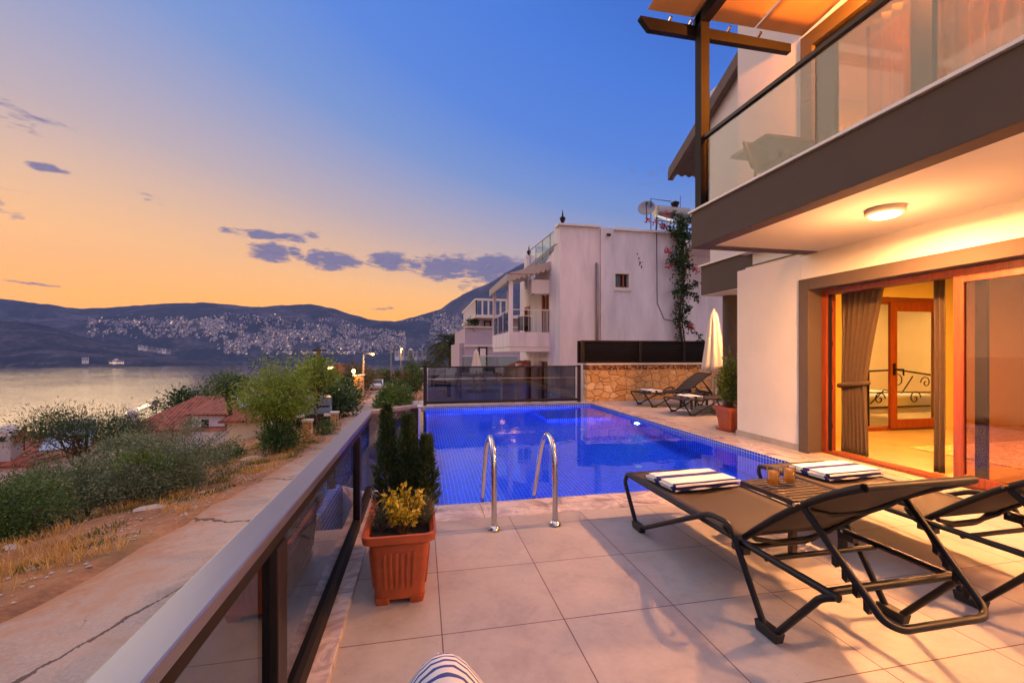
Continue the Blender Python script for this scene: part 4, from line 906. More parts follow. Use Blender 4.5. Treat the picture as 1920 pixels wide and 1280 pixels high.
# ------------------------------------------------------------------ leaves
def leaf_mesh(mb,pos,nrm,up,L,Wd,fold=.25):
    n=Vector(nrm); u=Vector(up); u=(u-n*u.dot(n)); u=u.normalized() if u.length>1e-5 else n.orthogonal().normalized(); s=n.cross(u)*Wd/2
    p=Vector(pos); mid=p+u*L*.45
    mb._add([p,mid+s+n*fold*Wd,p+u*L,mid-s+n*fold*Wd,mid],[(0,4,1),(4,2,1),(0,3,4),(4,3,2)]) if False else mb._add([p,mid+s,p+u*L,mid-s],[(0,1,2,3)])
def np_leaves(name,centers,dirs,L,Wd,mat,parent=None,rs=None,kind=None,droop=.0):
    """many small leaf quads at once: centers (n,3), growth dirs (n,3)"""
    n=len(centers); g=rs or np.random.RandomState(1)
    d=dirs/np.maximum(1e-6,np.linalg.norm(dirs,axis=1,keepdims=True)); d[:,2]-=droop; d/=np.linalg.norm(d,axis=1,keepdims=True)
    q=g.normal(size=(n,3)); s=np.cross(d,q); s/=np.maximum(1e-6,np.linalg.norm(s,axis=1,keepdims=True))
    l=(L*g.uniform(.65,1.3,n))[:,None]; w_=(Wd*g.uniform(.7,1.2,n))[:,None]
    a=centers; m=a+d*l*.5; v=np.empty((n,4,3)); v[:,0]=a; v[:,1]=m+s*w_*.5; v[:,2]=a+d*l; v[:,3]=m-s*w_*.5
    me=bpy.data.meshes.new(name); me.vertices.add(n*4); me.vertices.foreach_set('co',v.reshape(-1)); me.loops.add(n*4); me.loops.foreach_set('vertex_index',np.arange(n*4,dtype=np.int32)); me.polygons.add(n); me.polygons.foreach_set('loop_start',np.arange(0,n*4,4,dtype=np.int32)); 
    me.materials.append(mat); me.update(calc_edges=True); me.validate()
    o=bpy.data.objects.new(name,me); COL.objects.link(o)
    if parent is not None: o.parent=parent
    return o
def crown_pts(g,n,rx,ry,rz,c,clumps,spread,lo=.0,shell=.35,flat=False):
    """leaf positions gathered in clumps spread through an uneven ellipsoid"""
    u=g.normal(size=(clumps,3)); u/=np.linalg.norm(u,axis=1,keepdims=True); r=shell+(1-shell)*g.uniform(0,1,clumps)**.6
    cc=u*r[:,None]*np.array([rx,ry,rz])*g.uniform(.78,1.12,(clumps,1))
    cc[:,2]=np.where(cc[:,2]<-rz*lo if lo else cc[:,2]<-9e9,cc[:,2]*.35,cc[:,2])
    wt=g.uniform(.4,1.6,clumps); wt/=wt.sum(); idx=g.choice(clumps,n,p=wt)
    sp=spread*g.uniform(.6,1.4,clumps)
    off=g.normal(size=(n,3))*sp[idx][:,None]; P=cc[idx]+off*np.array([1,1,.8])
    D=off/np.maximum(1e-6,np.linalg.norm(off,axis=1,keepdims=True))+.6*g.normal(size=(n,3))+.5*P/np.array([rx,ry,rz])
    return P+np.array(c),D,cc+np.array(c)
LM={'green':leafmat('leaf_bright_green',S(66,92,20),S(126,150,40),S(182,194,74)),'olive':leafmat('leaf_grey_olive',S(44,60,38),S(102,120,82),S(170,182,144)),'dark':leafmat('leaf_dark_green',S(20,42,16),S(44,74,28),S(76,108,46)),'mid':leafmat('leaf_mid_green',S(30,54,22),S(70,104,46),S(120,152,76)),'yellow':leafmat('leaf_yellow',S(96,100,20),S(200,176,40),S(232,212,84)),'conifer':leafmat('conifer_green',S(26,42,24),S(54,76,44),S(96,112,62)),'lav':leafmat('lavender_grey',S(60,74,60),S(112,124,104),S(146,154,132)),'red':leafmat('bougainvillea_bract',S(150,14,40),S(206,30,64),S(226,70,90)),'palm':leafmat('palm_green',S(30,46,24),S(62,80,38),S(110,112,56)),'straw':leafmat('dry_straw',S(150,110,56),S(206,164,90),S(226,192,126)),'amberbush':leafmat('bush_olive_brown',S(60,52,22),S(110,92,40),S(150,124,60)),'citrus':leafmat('houseplant_green',S(40,62,18),S(84,112,34),S(130,150,60)),'grass':leafmat('grass_green',S(52,66,24),S(92,104,44),S(130,132,70))}
def limb(mb,a,b,r0,r1,g,n=6,wob=.08):
    a=np.array(a,float); b=np.array(b,float); L=np.linalg.norm(b-a); pts=[];rs=[]
    for k in range(n+1):
        s=k/n; p=a+(b-a)*s+ (g.normal(size=3)*L*wob*math.sin(math.pi*s)); pts.append(tuple(p)); rs.append(r0+(r1-r0)*s)
    mb.tube(pts,rs,7)
def shrub(name,label,loc,rx,ry,rz,n,leaf,mat,seed,cat='shrub',group=None,clumps=60,spread=.16,lo=.3,stem=True,droop=0,lift=0):
    g=np.random.RandomState(seed); t=thing(name,label,cat,loc,0,group)
    P,D,cc=crown_pts(g,n,rx,ry,rz,(0,0,rz*.85+lift),clumps,spread,lo)
    TP=[];TD=[];tw_=MB()
    for q in range(7):     # loose shoots standing out of the outline
        a=g.uniform(0,6.283); e=g.uniform(.25,1.4); d=np.array((math.cos(a)*math.cos(e),math.sin(a)*math.cos(e),math.sin(e))); b0=d*np.array((rx,ry,rz))*.55+np.array((0,0,rz*.7+lift)); b1=d*np.array((rx,ry,rz))*g.uniform(1.05,1.22)+np.array((0,0,rz*.85+lift))
        tw_.tube([tuple(b0),tuple((b0+b1)/2+g.normal(size=3)*.05),tuple(b1)],[.008,.006,.003],4)
        for z in range(26): s_=g.uniform(.35,1); TP.append(b0+(b1-b0)*s_+g.normal(size=3)*leaf*.35); TD.append(d+g.normal(size=3)*.8)
    P=np.concatenate([P,np.array(TP)]); D=np.concatenate([D,np.array(TD)])
    k=P[:,2]>-.15; np_leaves('foliage',P[k],D[k],leaf,leaf*.42,LM[mat],t,g,droop=droop)
    mb=tw_
    for i in range(7): limb(mb,(g.normal()*.08,g.normal()*.08,-.3),cc[g.randint(len(cc))],.03,.006,g)
    mb.build('stem',M['bark'],t,smooth=True); return t
def tree(name,label,loc,h,crown,n,leaf,mat,seed,tr=.07,group=None,clumps=90,spread=.22,lo=.4,droop=0,lw=.4,multi=1):
    g=np.random.RandomState(seed); t=thing(name,label,'tree',loc,0,group); rx,ry,rz,cz=crown
    P,D,cc=crown_pts(g,n,rx,ry,rz,(0,0,cz),clumps,spread,lo)
    np_leaves('crown',P,D,leaf,leaf*lw,LM[mat],t,g,droop=droop)
    mb=MB()
    for q in range(multi):
        b0=(g.normal()*.1*(multi>1),g.normal()*.1*(multi>1),-.4); top=(g.normal()*.15+(q-(multi-1)/2)*rx*.4,g.normal()*.15,cz+rz*.1); limb(mb,b0,top,tr,tr*.45,g,8,.03)
    for i in range(min(26,len(cc))):
        f=g.uniform(.45,1); limb(mb,(0,0,cz*f*.9),cc[i],tr*.4,.006,g,5)
    mb.build('trunk',M['bark'],t,smooth=True); return t
# ------------------------------------------------------------------ planter by the railing
pl=thing('planter','long terracotta coloured plastic planter against the glass railing','planter',(-.112,2.72,0))
def rrect(hx,hy,r): 
    out=[]
    for (sx,sy,a0) in ((1,1,0),(-1,1,90),(-1,-1,180),(1,-1,270)):
        for k in range(4): a=R(a0+30*k); out.append((sx*(hx-r)+r*math.cos(a),sy*(hy-r)+r*math.sin(a)))
    return out
def ringloft(mb,rings,capb=True,capt=True):
    n=len(rings[0][0]); vs=[(x,y,z) for (poly,z) in rings for (x,y) in poly]; m=len(rings)
    fs=[(i*n+k,i*n+(k+1)%n,(i+1)*n+(k+1)%n,(i+1)*n+k) for i in range(m-1) for k in range(n)]
    if capb: fs.append(tuple(range(n))[::-1])
    if capt: fs.append(tuple((m-1)*n+k for k in range(n)))
    return mb._add(vs,fs)
mb=MB(); ringloft(mb,[(rrect(.125,.335,.04),.03),(rrect(.155,.365,.04),.325),(rrect(.16,.37,.045),.326),(rrect(.186,.40,.05),.345),(rrect(.19,.405,.05),.385),(rrect(.178,.392,.05),.388),(rrect(.158,.372,.045),.375),(rrect(.15,.36,.04),.30)],capt=False)
smooth_by_angle(mb.build('body',M['terracotta'],pl),35)
mb=MB()
for sx in(-1,1):
    for sy in(-1,1): ringloft(MB(),[([(sx*.085+a,sy*.29+b) for a,b in rrect(.036,.04,.015)],.0),([(sx*.09+a,sy*.295+b) for a,b in rrect(.04,.044,.015)],.04)]).build('foot',M['terracotta'],pl)
mb=MB()
for x in (-.075,-.045,-.015,.015,.045,.075):
    mb.hexa([(x*.92-.009,-.349,.09),(x*.92+.009,-.349,.09),(x*.92+.005,-.338,.09),(x*.92-.005,-.338,.09),(x-.009,-.369,.285),(x+.009,-.369,.285),(x+.005,-.355,.285),(x-.005,-.355,.285)])
for k in range(16):
    y=-.30+k*.04
    for s in(-1,1): mb.hexa([(s*.126,y-.01,.09),(s*.139,y-.008,.09),(s*.139,y+.008,.09),(s*.126,y+.01,.09),(s*.146,y-.01,.285),(s*.159,y-.008,.285),(s*.159,y+.008,.285),(s*.146,y+.01,.285)])
mb.build('ribs',M['terracotta'],pl,bevel=.004)
MB().grid(lambda u,v:((u-.5)*.30,(v-.5)*.72,.335+.012*fbm(u*5,v*9)),10,24).build('soil',M['soil'],pl,smooth=True)
def conifer(label,loc,h,r,seed,n=2600):
    g=np.random.RandomState(seed); t=thing('conifer',label,'conifer',loc,0,'slim conifers in the long planter'); u=g.uniform(0,1,n)**.8; z=u*h; rad=r*(1-u**1.8*.85)*np.sqrt(g.uniform(.1,1,n)); a=g.uniform(0,6.283,n); lob=1+.22*np.sin(a*4+z*14)+.15*np.sin(z*37)
    P=np.stack([rad*lob*np.cos(a),rad*lob*np.sin(a),z],1); D=np.stack([np.cos(a)*.7,np.sin(a)*.7,np.full(n,1.0)],1)+.3*g.normal(size=(n,3))
    np_leaves('foliage',P,D,.045,.010,LM['conifer'],t,g); mb=MB(); limb(mb,(0,0,-.05),(0,0,h*.95),.012,.003,g,6,.01); mb.build('stem',M['bark'],t); return t
conifer('slim dark conifer in the planter next to the railing, the tallest',(-.215,2.93,.335),.64,.07,1); conifer('slim dark conifer in the middle of the planter group',(-.085,2.90,.335),.575,.07,2); conifer('short dark conifer on the pool side of the planter',(.03,2.88,.335),.44,.07,3); conifer('low dark conifer at the back of the planter group',(-.10,3.04,.335),.42,.08,4)
def small_bush(name,label,loc,r,h,n,leaf,lw,mat,seed,spiky=False,group=None):
    g=np.random.RandomState(seed); t=thing(name,label,'plant',loc,0,group); st_=int(n/22); P=[];D=[];mb=MB()
    for i in range(st_):
        a=g.uniform(0,6.283); q=r*math.sqrt(g.uniform(0,1)); hh=h*g.uniform(.55,1.05)*(1-.35*(q/r)**2); b=np.array([.25*q*math.cos(a),.25*q*math.sin(a),0]); e=np.array([q*math.cos(a)*1.1,q*math.sin(a)*1.1,hh])
        mb.tube([tuple(b),tuple((b+e)/2+np.array([0,0,.01])),tuple(e)],[.003,.0025,.0015],5)
        for k in range(22):
            s=(.3 if not spiky else .15)+(1-(.3 if not spiky else .15))*k/21; p=b+(e-b)*s; d=g.normal(size=3)*(.9 if not spiky else .35)+(e-b)/np.linalg.norm(e-b)*(.5 if not spiky else 1); P.append(p); D.append(d)
    np_leaves('foliage',np.array(P),np.array(D),leaf,leaf*lw,LM[mat],t,g); mb.build('stem',M['bark'],t); return t
small_bush('golden_shrub','yellow leaved shrub at the front of the long planter',(-.10,2.50,.335),.11,.26,760,.036,.48,'yellow',5)
small_bush('lavender','grey green lavender tuft in the planter, pool side',(.0,2.56,.335),.075,.19,760,.032,.16,'lav',6,True); small_bush('lavender','grey green lavender tuft in the planter, railing side',(-.215,2.55,.335),.065,.16,620,.03,.16,'lav',7,True)
# pot by the house wall
pt=thing('flower_pot','square terracotta pot beside the corner of the white wall','pot',(5.2,6.62,0))
mb=MB(); ringloft(mb,[(rrect(.14,.14,.02),.035),(rrect(.185,.185,.02),.35),(rrect(.21,.21,.02),.352),(rrect(.215,.215,.02),.41),(rrect(.20,.20,.02),.411),(rrect(.19,.19,.02),.34)]); mb.build('body',M['terracotta'],pt)
mb=MB(); ringloft(mb,[(rrect(.17,.17,.02),.0),(rrect(.19,.19,.02),.034)]); mb.build('saucer',M['terracotta'],pt)
MB().box(-.18,.18,-.18,.18,.341,.38).build('soil',M['soil'],pt)
small_bush('potted_plant','green leafy plant growing in the square terracotta pot',(5.16,6.62,.38),.17,1.02,1100,.12,.26,'citrus',8)
# striped cushion
cu=thing('striped_cushion','blue and white striped beanbag cushion at the bottom edge','cushion',(.055,1.12,0))
cm_=mat_stripes('ticking_stripe',1,.0165,[(0,(.82,.8,.78)),(.62,S(64,88,150))],0,.006)
prof=[(.02,.0),(.25,.01),(.29,.09),(.27,.2),(.21,.31),(.145,.405),(.096,.475),(.06,.522),(.032,.545),(.004,.553)]
MB().lathe(prof,48,(0,0,0),lambda a,z:1+.018*math.sin(a*3+z*9)+.008*math.sin(a*11+z*31)).build('cover',cm_,cu,smooth=True)
def prof_r(z):
    for (r0,z0),(r1,z1) in zip(prof,prof[1:]):
        if z0<=z<=z1: return r0+(r1-r0)*(z-z0)/(z1-z0)
    return .01
for a in (math.pi*.62,):
    MB().tube([((prof_r(z)*(1+.018*math.sin(a*3+z*9)+.008*math.sin(a*11+z*31))+.001)*math.cos(a),(prof_r(z)*(1+.018*math.sin(a*3+z*9)+.008*math.sin(a*11+z*31))+.001)*math.sin(a),z) for z in [.1+.445*k/30 for k in range(31)]],.0035,6).build('zip_seam',M['trim'],cu,smooth=True)
# parasols
def parasol(name,label,loc,h,zt_,zb,rt,rb,group='closed cream parasols'):
    t=thing(name,label,'parasol',loc,0,group)
    MB().tube([(0,0,0),(0,0,h)],.024,12).build('pole',M['trim'],t,smooth=True)
    MB().box(-.28,.28,-.28,.28,0,.10).build('base',M['concrete'],t,bevel=.02)
    def fl(a,z): return 1+.16*math.sin(a*8)*(1 if z<h-.15 else .2)
    pr=[(rt*.3,h),(rt,h-.05),(rt*1.15,h-.12)]+[(rt*1.3+(rb-rt*1.3)*k/10,h-.2-(h-.2-zb)*k/10) for k in range(11)]
    mb=MB(); mb.lathe(pr[::-1],64,(0,0,0),fl); mb.build('canopy',M['canvas'],t,smooth=True); MB().tube([(0,0,h),(0,0,h+.05)],[.03,.01],8).build('finial',M['trim'],t); return t
parasol('parasol','closed cream parasol beside the dark column and far loungers',(6.56,8.94,0),2.28,2.2,.92,.07,.235)
# ------------------------------------------------------------------ neighbour's house
nh=thing('neighbour_house','white two storey neighbour house with a canopied balcony beyond the pool fence','house',(4.84,15,-1.2))
def npart(mb,n,m,**k): return mb.build(n,m,nh,loc=(-4.84,-15,1.2),**k)
mb=MB(); mb.box(4.84,6.93,15,15.3,-1.4,5.86); mb.box(7.46,9.6,15,15.3,-1.4,5.86); mb.box(6.93,7.46,15,15.3,-1.4,3.72); mb.box(6.93,7.46,15,15.3,4.22,5.86)
mb.box(9.3,9.6,15.3,17,-1.4,5.6); mb.box(9.6,14,17,17.3,-1.4,5.6)
# facade to the left with openings (x=4.84, openings in y)
W_=[(16.35,17.5,1.75,3.75),(16.35,17.6,-1.1,1.0),(19.4,20.6,1.9,3.5),(19.2,20.6,-1.1,1.0)]
def facade(mb,x0,x1,y0,y1,z0,z1,ops):
    ys_=sorted(set([y0,y1]+[o[0] for o in ops]+[o[1] for o in ops]))
    for a,b in zip(ys_,ys_[1:]):
        oo=sorted([(o[2],o[3]) for o in ops if o[0]<=a and o[1]>=b]); z=z0
        for (c,d) in oo: mb.box(x0,x1,a,b,z,c); z=d
        mb.box(x0,x1,a,b,z,z1)
facade(mb,4.84,5.1,15.3,21.5,-1.4,4.35,W_); mb.box(4.84,5.1,15.3,15.75,4.35,5.86); mb.box(4.84,5.1,19.9,21.5,4.35,5.4)
mb.prism([(15.75,4.35),(19.9,4.35),(19.9,4.36),(15.75,5.15)],'x',4.84,5.1)
mb.box(5.1,14,21.2,21.5,-1.4,5.2); mb.box(5.1,9.3,15.3,21.2,4.2,4.3)
npart(mb,'wall',M['white2'])
mb=MB(); mb.box(6.36,6.86,14.93,15,-1.4,5.858); npart(mb,'pilaster',M['white2'])
npart(MB().box(4.74,6.34,14.9,15.34,5.861,5.93).box(6.88,9.7,14.9,15.34,5.80,5.87).box(4.76,5.18,15.34,21.6,5.861 if False else 5.3,5.301),'parapet_cap',M['sill'])
npart(MB().tube([(6.22,14.94,-1.0),(6.22,14.94,4.5),(6.22,15.0,4.56)],.05,10),'downpipe',M['metalgrey'],smooth=True)
mb=MB()
for (x,z,r_) in ((7.82,4.98,.04),(7.88,4.82,.05),(7.93,4.66,.07),(7.99,4.52,.06),(7.9,4.58,.03),(8.02,4.7,.025)): mb.prism([(x+r_*(1+.4*math.sin(k*2.3+x*9))*.6*math.cos(k*.785),z+r_*(1+.4*math.cos(k*3.1+z*7))*math.sin(k*.785)) for k in range(8)],'y',14.996,15.001)
npart(mb,'plaster_chips',pbr('bare_plaster',S(120,104,108),.95,var=.2,vscale=20))
npart(MB().tube([(8.6,14.985,5.8),(8.62,14.985,3.2),(8.9,14.985,2.6),(9.4,14.985,2.5)],.012,6),'cable',M['darkmetal'])
npart(MB().tube([(6.62,14.93,5.62),(6.62,14.75,5.56)],.05,10),'spout',M['darkmetal'])
mb=MB(); mb.box(6.83,7.56,14.95,15.0,4.22,4.34); mb.box(6.83,7.56,14.95,15.0,3.6,3.72); mb.box(6.83,6.93,14.95,15.0,3.72,4.22); mb.box(7.46,7.56,14.95,15.0,3.72,4.22)
fr=npart(mb,'window_frame',M['trim']); 
MB().box(6.93,7.46,15.15,15.17,3.72,4.22).build('pane',M['windowdark'],fr); MB().box(7.26,7.32,15.06,15.12,3.72,4.22).box(6.93,7.46,15.06,15.12,3.72,3.77).build('casement',M['doorwood'],fr)
def wside(op,mat,nm='window'):
    y0,y1,z0,z1=op; mb=MB(); f=.07; mb.box(4.88,4.98,y0,y0+f,z0,z1); mb.box(4.88,4.98,y1-f,y1,z0,z1); mb.box(4.88,4.98,y0,y1,z1-f,z1); mb.box(4.88,4.98,y0+(y1-y0)*.48,y0+(y1-y0)*.54,z0,z1-f)
    o=npart(mb,nm,M['doorwood']); MB().box(4.93,4.94,y0,y1,z0,z1).build('pane',mat,o); MB().box(5.02,5.09,y0,y1,z0,z1).build('blind',M['cream'],o); return o
for o in W_: wside(o,M['glass'],'door' if o[2]<2 else 'window')
npart(MB().box(4.77,4.839,16.2,17.75,1.0,1.14).box(4.77,4.839,16.2,16.349,-1.2,1.0).box(4.77,4.839,17.6,17.75,-1.2,1.0),'door_surround',M['trim'])
# balcony
bx0,by0,by1=3.25,16.3,20.3
npart(MB().box(bx0,4.839,by0,by1,1.56,2.12),'balcony',M['white2'],bevel=.01)
npart(MB().box(bx0+.03,4.839,by0+.03,by1-.03,1.38,1.559),'balcony_underside',M['white'])
mb=MB()
mb.tube([(bx0+.06,by0+.06,2.98),(4.83,by0+.06,2.98)],.022,8); mb.tube([(bx0+.06,by0+.06,2.98),(bx0+.06,by1-.06,2.98)],.022,8)
for k in range(8): x=4.78-k*.05*(1+.25*k); mb.tube([(x,by0+.06,2.12),(x,by0+.06,2.97)],.012,6)
for y in (16.7,17.9,19.1,20.2): mb.tube([(bx0+.06,y,2.12),(bx0+.06,y,2.98)],.018,6)
mb.tube([(bx0+.3,by0+.06,2.75),(4.2,by0+.06,2.75)],.016,6)
bal=npart(mb,'balcony_railing',M['sill'])
for a,b in ((16.75,17.85),(17.95,19.05),(19.15,20.15)): MB().box(bx0+.055,bx0+.065,a,b,2.18,2.9).build('pane',M['smoke'],bal)
MB().box(bx0+.35,4.1,by0+.055,by0+.065,2.18,2.72).build('pane',M['smoke'],bal)
mb=MB()
for (x,y) in ((bx0+.08,by0+.08),(bx0+.08,by1-.1),(4.0,by1-.1)): mb.box(x-.07,x+.07,y-.07,y+.07,2.12,4.22)
npart(mb,'balcony_post',M['white2'])
mb=MB(); mb.hexa([(bx0-.1,by0-.1,4.26),(4.838,by0-.1,4.78),(4.838,by1+.3,4.78),(bx0-.1,by1+.3,4.26),(bx0-.1,by0-.1,4.30),(4.838,by0-.1,4.83),(4.838,by1+.3,4.83),(bx0-.1,by1+.3,4.30)]); aw=npart(mb,'balcony_canopy',M['awning2'])
def val(P0,P1,n,d):  # scalloped valance between two points
    mb=MB(); P0=Vector(P0);P1=Vector(P1)
    for i in range(n*4):
        u0,u1=i/(n*4),(i+1)/(n*4); a=P0.lerp(P1,u0); b=P0.lerp(P1,u1); da=d*(.72+.28*abs(math.sin(u0*n*math.pi))); db=d*(.72+.28*abs(math.sin(u1*n*math.pi)))
        mb.quad(a-Vector((0,0,da)),b-Vector((0,0,db)),b,a)
    return mb
val((bx0-.1,by0-.101,4.30),(4.838,by0-.101,4.83),9,.34).build('valance',M['awning2'],aw,solid=.01); val((bx0-.101,by1+.3,4.30),(bx0-.101,by0-.1,4.30),20,.34).build('valance',M['awning2'],aw,solid=.01)
npart(MB().box(bx0-.12,4.838,by0-.13,by0-.11,4.30,4.31),'canopy_rim',M['tile_red'])
# roof terrace glass railing over the facade
mb=MB(); mb.tube([(4.95,15.7,5.95),(4.95,19.9,6.1)],.025,6)
for y in (16.6,17.7,18.8,19.85): mb.tube([(4.95,y,4.4),(4.95,y,6.03)],.02,6)
tr_=npart(mb,'roof_railing',M['metalgrey'])
for a,b in ((15.75,16.55),(16.65,17.65),(17.75,18.75)): MB().box(4.945,4.955,a,b,5.0,5.95).build('pane',M['greenglass'],tr_)
npart(MB().box(4.8,5.2,20.0,20.4,4.35,5.9).box(6,7.5,19,20.5,4.3,5.6),'chimney',M['white2'])
def finial(x,y,z,lab):
    t=thing('roof_finial',lab,'finial',(x,y,z),0,'roof finials'); MB().lathe([(.07,0),(.05,.06),(.1,.16),(.11,.22),(.05,.27),(.035,.30),(.02,.42),(.004,.52)],10).build('spike',M['iron'],t); return t
finial(4.95,15.05,5.93,'black pointed finial on the front corner of the neighbour roof'); finial(4.98,20.2,5.9,'black pointed finial on the far chimney of the neighbour roof')
ac=thing('air_conditioner','white air conditioner outdoor unit hung under the balcony canopy','air conditioner',(4.5,16.5,3.6)); MB().box(-.36,.36,-.14,.14,0,.55).build('case',M['white'],ac,bevel=.02)
MB().lathe([(.2,0),(.2,.012),(.03,.014)],20).build('fan_grille',M['darkmetal'],ac,loc=(.36,0,.27)).rotation_euler=(0,R(90),0)
mb=MB(); mb.box(-.3,-.26,-.16,.3,-.04,-.001); mb.box(.26,.3,-.16,.3,-.04,-.001); mb.build('bracket',M['metalgrey'],ac)
# flat roof things: dish and solar heater
def dish(name,label,loc,r,aim,mat,post=.5):
    t=thing(name,label,'satellite dish',loc); d=Vector(aim).normalized(); q=d.to_track_quat('Z','Y'); mb=MB(); mb.lathe([(r*.02,0),(r*.5,r*.07),(r*.85,r*.2),(r,r*.28),(r*.99,r*.3),(r*.83,r*.215),(r*.48,r*.09),(r*.02,.02)],24); o=mb.build('reflector',mat,t,smooth=True); o.rotation_mode='QUATERNION'; o.rotation_quaternion=q; o.location=(0,0,post)
    mb=MB(); mb.tube([(0,0,0),(0,0,post)],.025,8); mb.tube([(0,0,post-.0),tuple(Vector((0,0,post-r*.8))+d*r*.5),tuple(Vector((0,0,post))+d*r*1.0)],.015,6); mb.box(d.x*r-.04,d.x*r+.04,d.y*r-.04,d.y*r+.04,post+d.z*r-.04,post+d.z*r+.06); mb.build('mount',M['darkmetal'],t); return t
dish('satellite_dish','grey satellite dish on the flat roof of the neighbour house',(9.95,18.2,7.2),.38,(-.45,-.75,.35),M['metalgrey'],.6)
sh=thing('solar_water_heater','horizontal steel water tank of a solar heater on the neighbour roof','water heater',(11.0,18,6.9))
MB().tube([(-.72,0,.75),(.85,0,.72)],.28,24).build('tank',M['metalgrey'],sh,smooth=False); smooth_by_angle(kids(sh)[-1],40)
MB().hexa([(-.8,-1.5,-.15),(1.0,-1.5,-.15),(1.0,-.1,.5),(-.8,-.1,.5),(-.8,-1.55,-.08),(1.0,-1.55,-.08),(1.0,-.15,.57),(-.8,-.15,.57)]).build('collector',M['solar'],sh)
mb=MB(); 
for x in (-.6,.7): mb.bar((x,.25,-.6),(x,.1,.6),.05,.05); mb.bar((x,-1.5,-.6),(x,-1.5,-.12),.05,.05); mb.bar((x,-1.5,-.2),(x,.2,.45),.05,.05)
mb.build('stand',M['darkmetal'],sh)
MB().tube([(-.9,.1,-.6),(-.9,.1,1.35),(.1,.1,1.30)],.02,6).lathe([(.12,0),(.2,.2),(.05,.28)],10,(.3,.1,1.05)).build('lamp_arm',M['darkmetal'],sh); MB().tube([(.5,0,.95),(.5,0,1.55)],.012,6).build('aerial',M['darkmetal'],sh)
rb_=thing('roof_block','rounded white stair block on the flat roof of the neighbour house','roof block',(9.4,18.8,5.6)); MB().prism([(-1.2,0),(-1.0,1.1),(-.7,1.5),(2.8,1.32),(2.8,0)],'y',0,2).build('wall',M['white'],rb_)
tag(MB().box(9.0,14,17.0,17.3,5.6,6.2).box(7,14,15.34,21,5.5,5.59).build('roof_slab',M['white2']),'flat white roof edge behind the climbing plant','roof')
# neighbour's lower terrace, pool and parasol
mb=MB(); mb.box(-1.5,4.83,12.6,13.3,-2,-1.2); mb.box(3.2,4.83,13.3,24,-2,-1.2); mb.box(-1.5,3.2,19.5,24,-2,-1.2); mb.box(-1.5,-1.0,13.3,19.5,-2,-1.2); mb.box(-1.0,3.2,13.3,19.5,-2,-1.45); mb.build('neighbour_terrace',M['marble'],kind='structure')
np_=thing('neighbour_pool','dark blue pool in the neighbour garden below the glass fence','pool',(1.1,16.4,-1.32)); MB().box(-2.1,2.1,-3.1,3.1,-.12,0).build('water',pbr('dark_pool_water',(.01,.05,.22),.03,0,var=.1),np_)
for k,(x,lab) in enumerate(((-.1,'steel handrail of the neighbour pool, left one'),(.55,'steel handrail of the neighbour pool, right one'))):
    t=thing('pool_handrail',lab,'handrail',(x,13.1,-1.2),0,'neighbour pool handrails'); MB().tube([(0,0,0),(0,0,.5),(0,.1,.6),(0,.3,.6),(0,.45,.4),(0,.5,-.1)],.02,8).build('tube',M['steel'],t,smooth=True)
parasol('parasol','closed pale parasol in the neighbour garden behind the glass fence',(1.965,16.0,-1.2),2.62,2.5,1.10,.08,.30)
gw=thing('glass_balustrade','pale green glass balustrade on the terrace of the lilac house','railing',(3.1,24.2,.0)); MB().box(-.9,2.2,-.01,.01,.3,1.15).build('pane',M['greenglass'],gw); MB().box(-.9,2.2,-.02,.02,1.15,1.19).build('rail',M['sill'],gw); MB().box(-.9,2.2,-.1,.3,-2,.29).build('wall',M['white2'],gw)
pv=thing('porch','small white porch with a tiled lean-to roof beside the neighbour door','porch',(3.6,17.6,-1.2)); MB().box(.2,.6,-.15,.15,0,2.1).box(-.2,.2,1.0,1.3,0,1.9).build('wall',M['white2'],pv); MB().hexa([(-.5,-.25,1.62),(.7,-.25,2.1),(.7,1.6,2.1),(-.5,1.6,1.62),(-.5,-.25,1.72),(.7,-.25,2.2),(.7,1.6,2.2),(-.5,1.6,1.72)]).build('roof',M['tile_red2'],pv)
# second (lilac) house beyond
lh=thing('lilac_house','pale lilac house with balustraded roof balcony beyond the neighbour house','house',(3.5,29,-2)); mb=MB(); LX=3.4
mb.box(2.82,9,29,38,-3,3.0); mb.box(3.9,9,29.3,38,3.0,3.62); mb.box(2.5,2.82,29.6,38,-3,2.0); mb.build('wall',pbr('lilac_render',(.50,.42,.50),.85,var=.05),lh,loc=(-3.5,-29,2))
MB().box(2.75,9,28.9,29.0,1.75,1.87).box(2.75,9,28.85,29.2,3.0,3.1).box(3.4,9.2,28.4,38,3.62,3.82).build('cornice',M['trim'],lh,loc=(-3.5,-29,2))
mb=MB()
for k in range(16): mb.tube([(3.5,28.5+k*.55,3.82),(3.5,28.5+k*.55,4.75)],.06,6)
mb.box(3.42,3.58,28.42,38,4.75,4.88); 
for k in range(6): mb.tube([(3.5+k*.4,28.5,3.82),(3.5+k*.4,28.5,4.75)],.06,6)
mb.box(3.58,5.8,28.42,28.58,4.75,4.88); mb.build('balustrade',M['trim'],lh,loc=(-3.5,-29,2))
for (x0,x1,z0,z1,y) in ((3.7,4.3,-1.5,1.75,29),(4.1,4.6,2.35,3.5,29.3)):
    o=MB().box(x0,x0+.1,y-.06,y-.01,z0,z1).box(x1-.1,x1,y-.06,y-.01,z0,z1).box(x0,x1,y-.06,y-.01,z1-.1,z1).build('window',M['darkmetal'],lh,loc=(-3.5,-29,2)); MB().box(x0+.1,x1-.1,y-.03,y-.005,z0,z1-.1).build('blind',M['farwhite'],o)
shrub('balcony_plant','dark green plant growing on the balcony of the lilac house',(3.4,29.15,3.05),.4,.2,.25,400,.14,'dark',81,'plant')
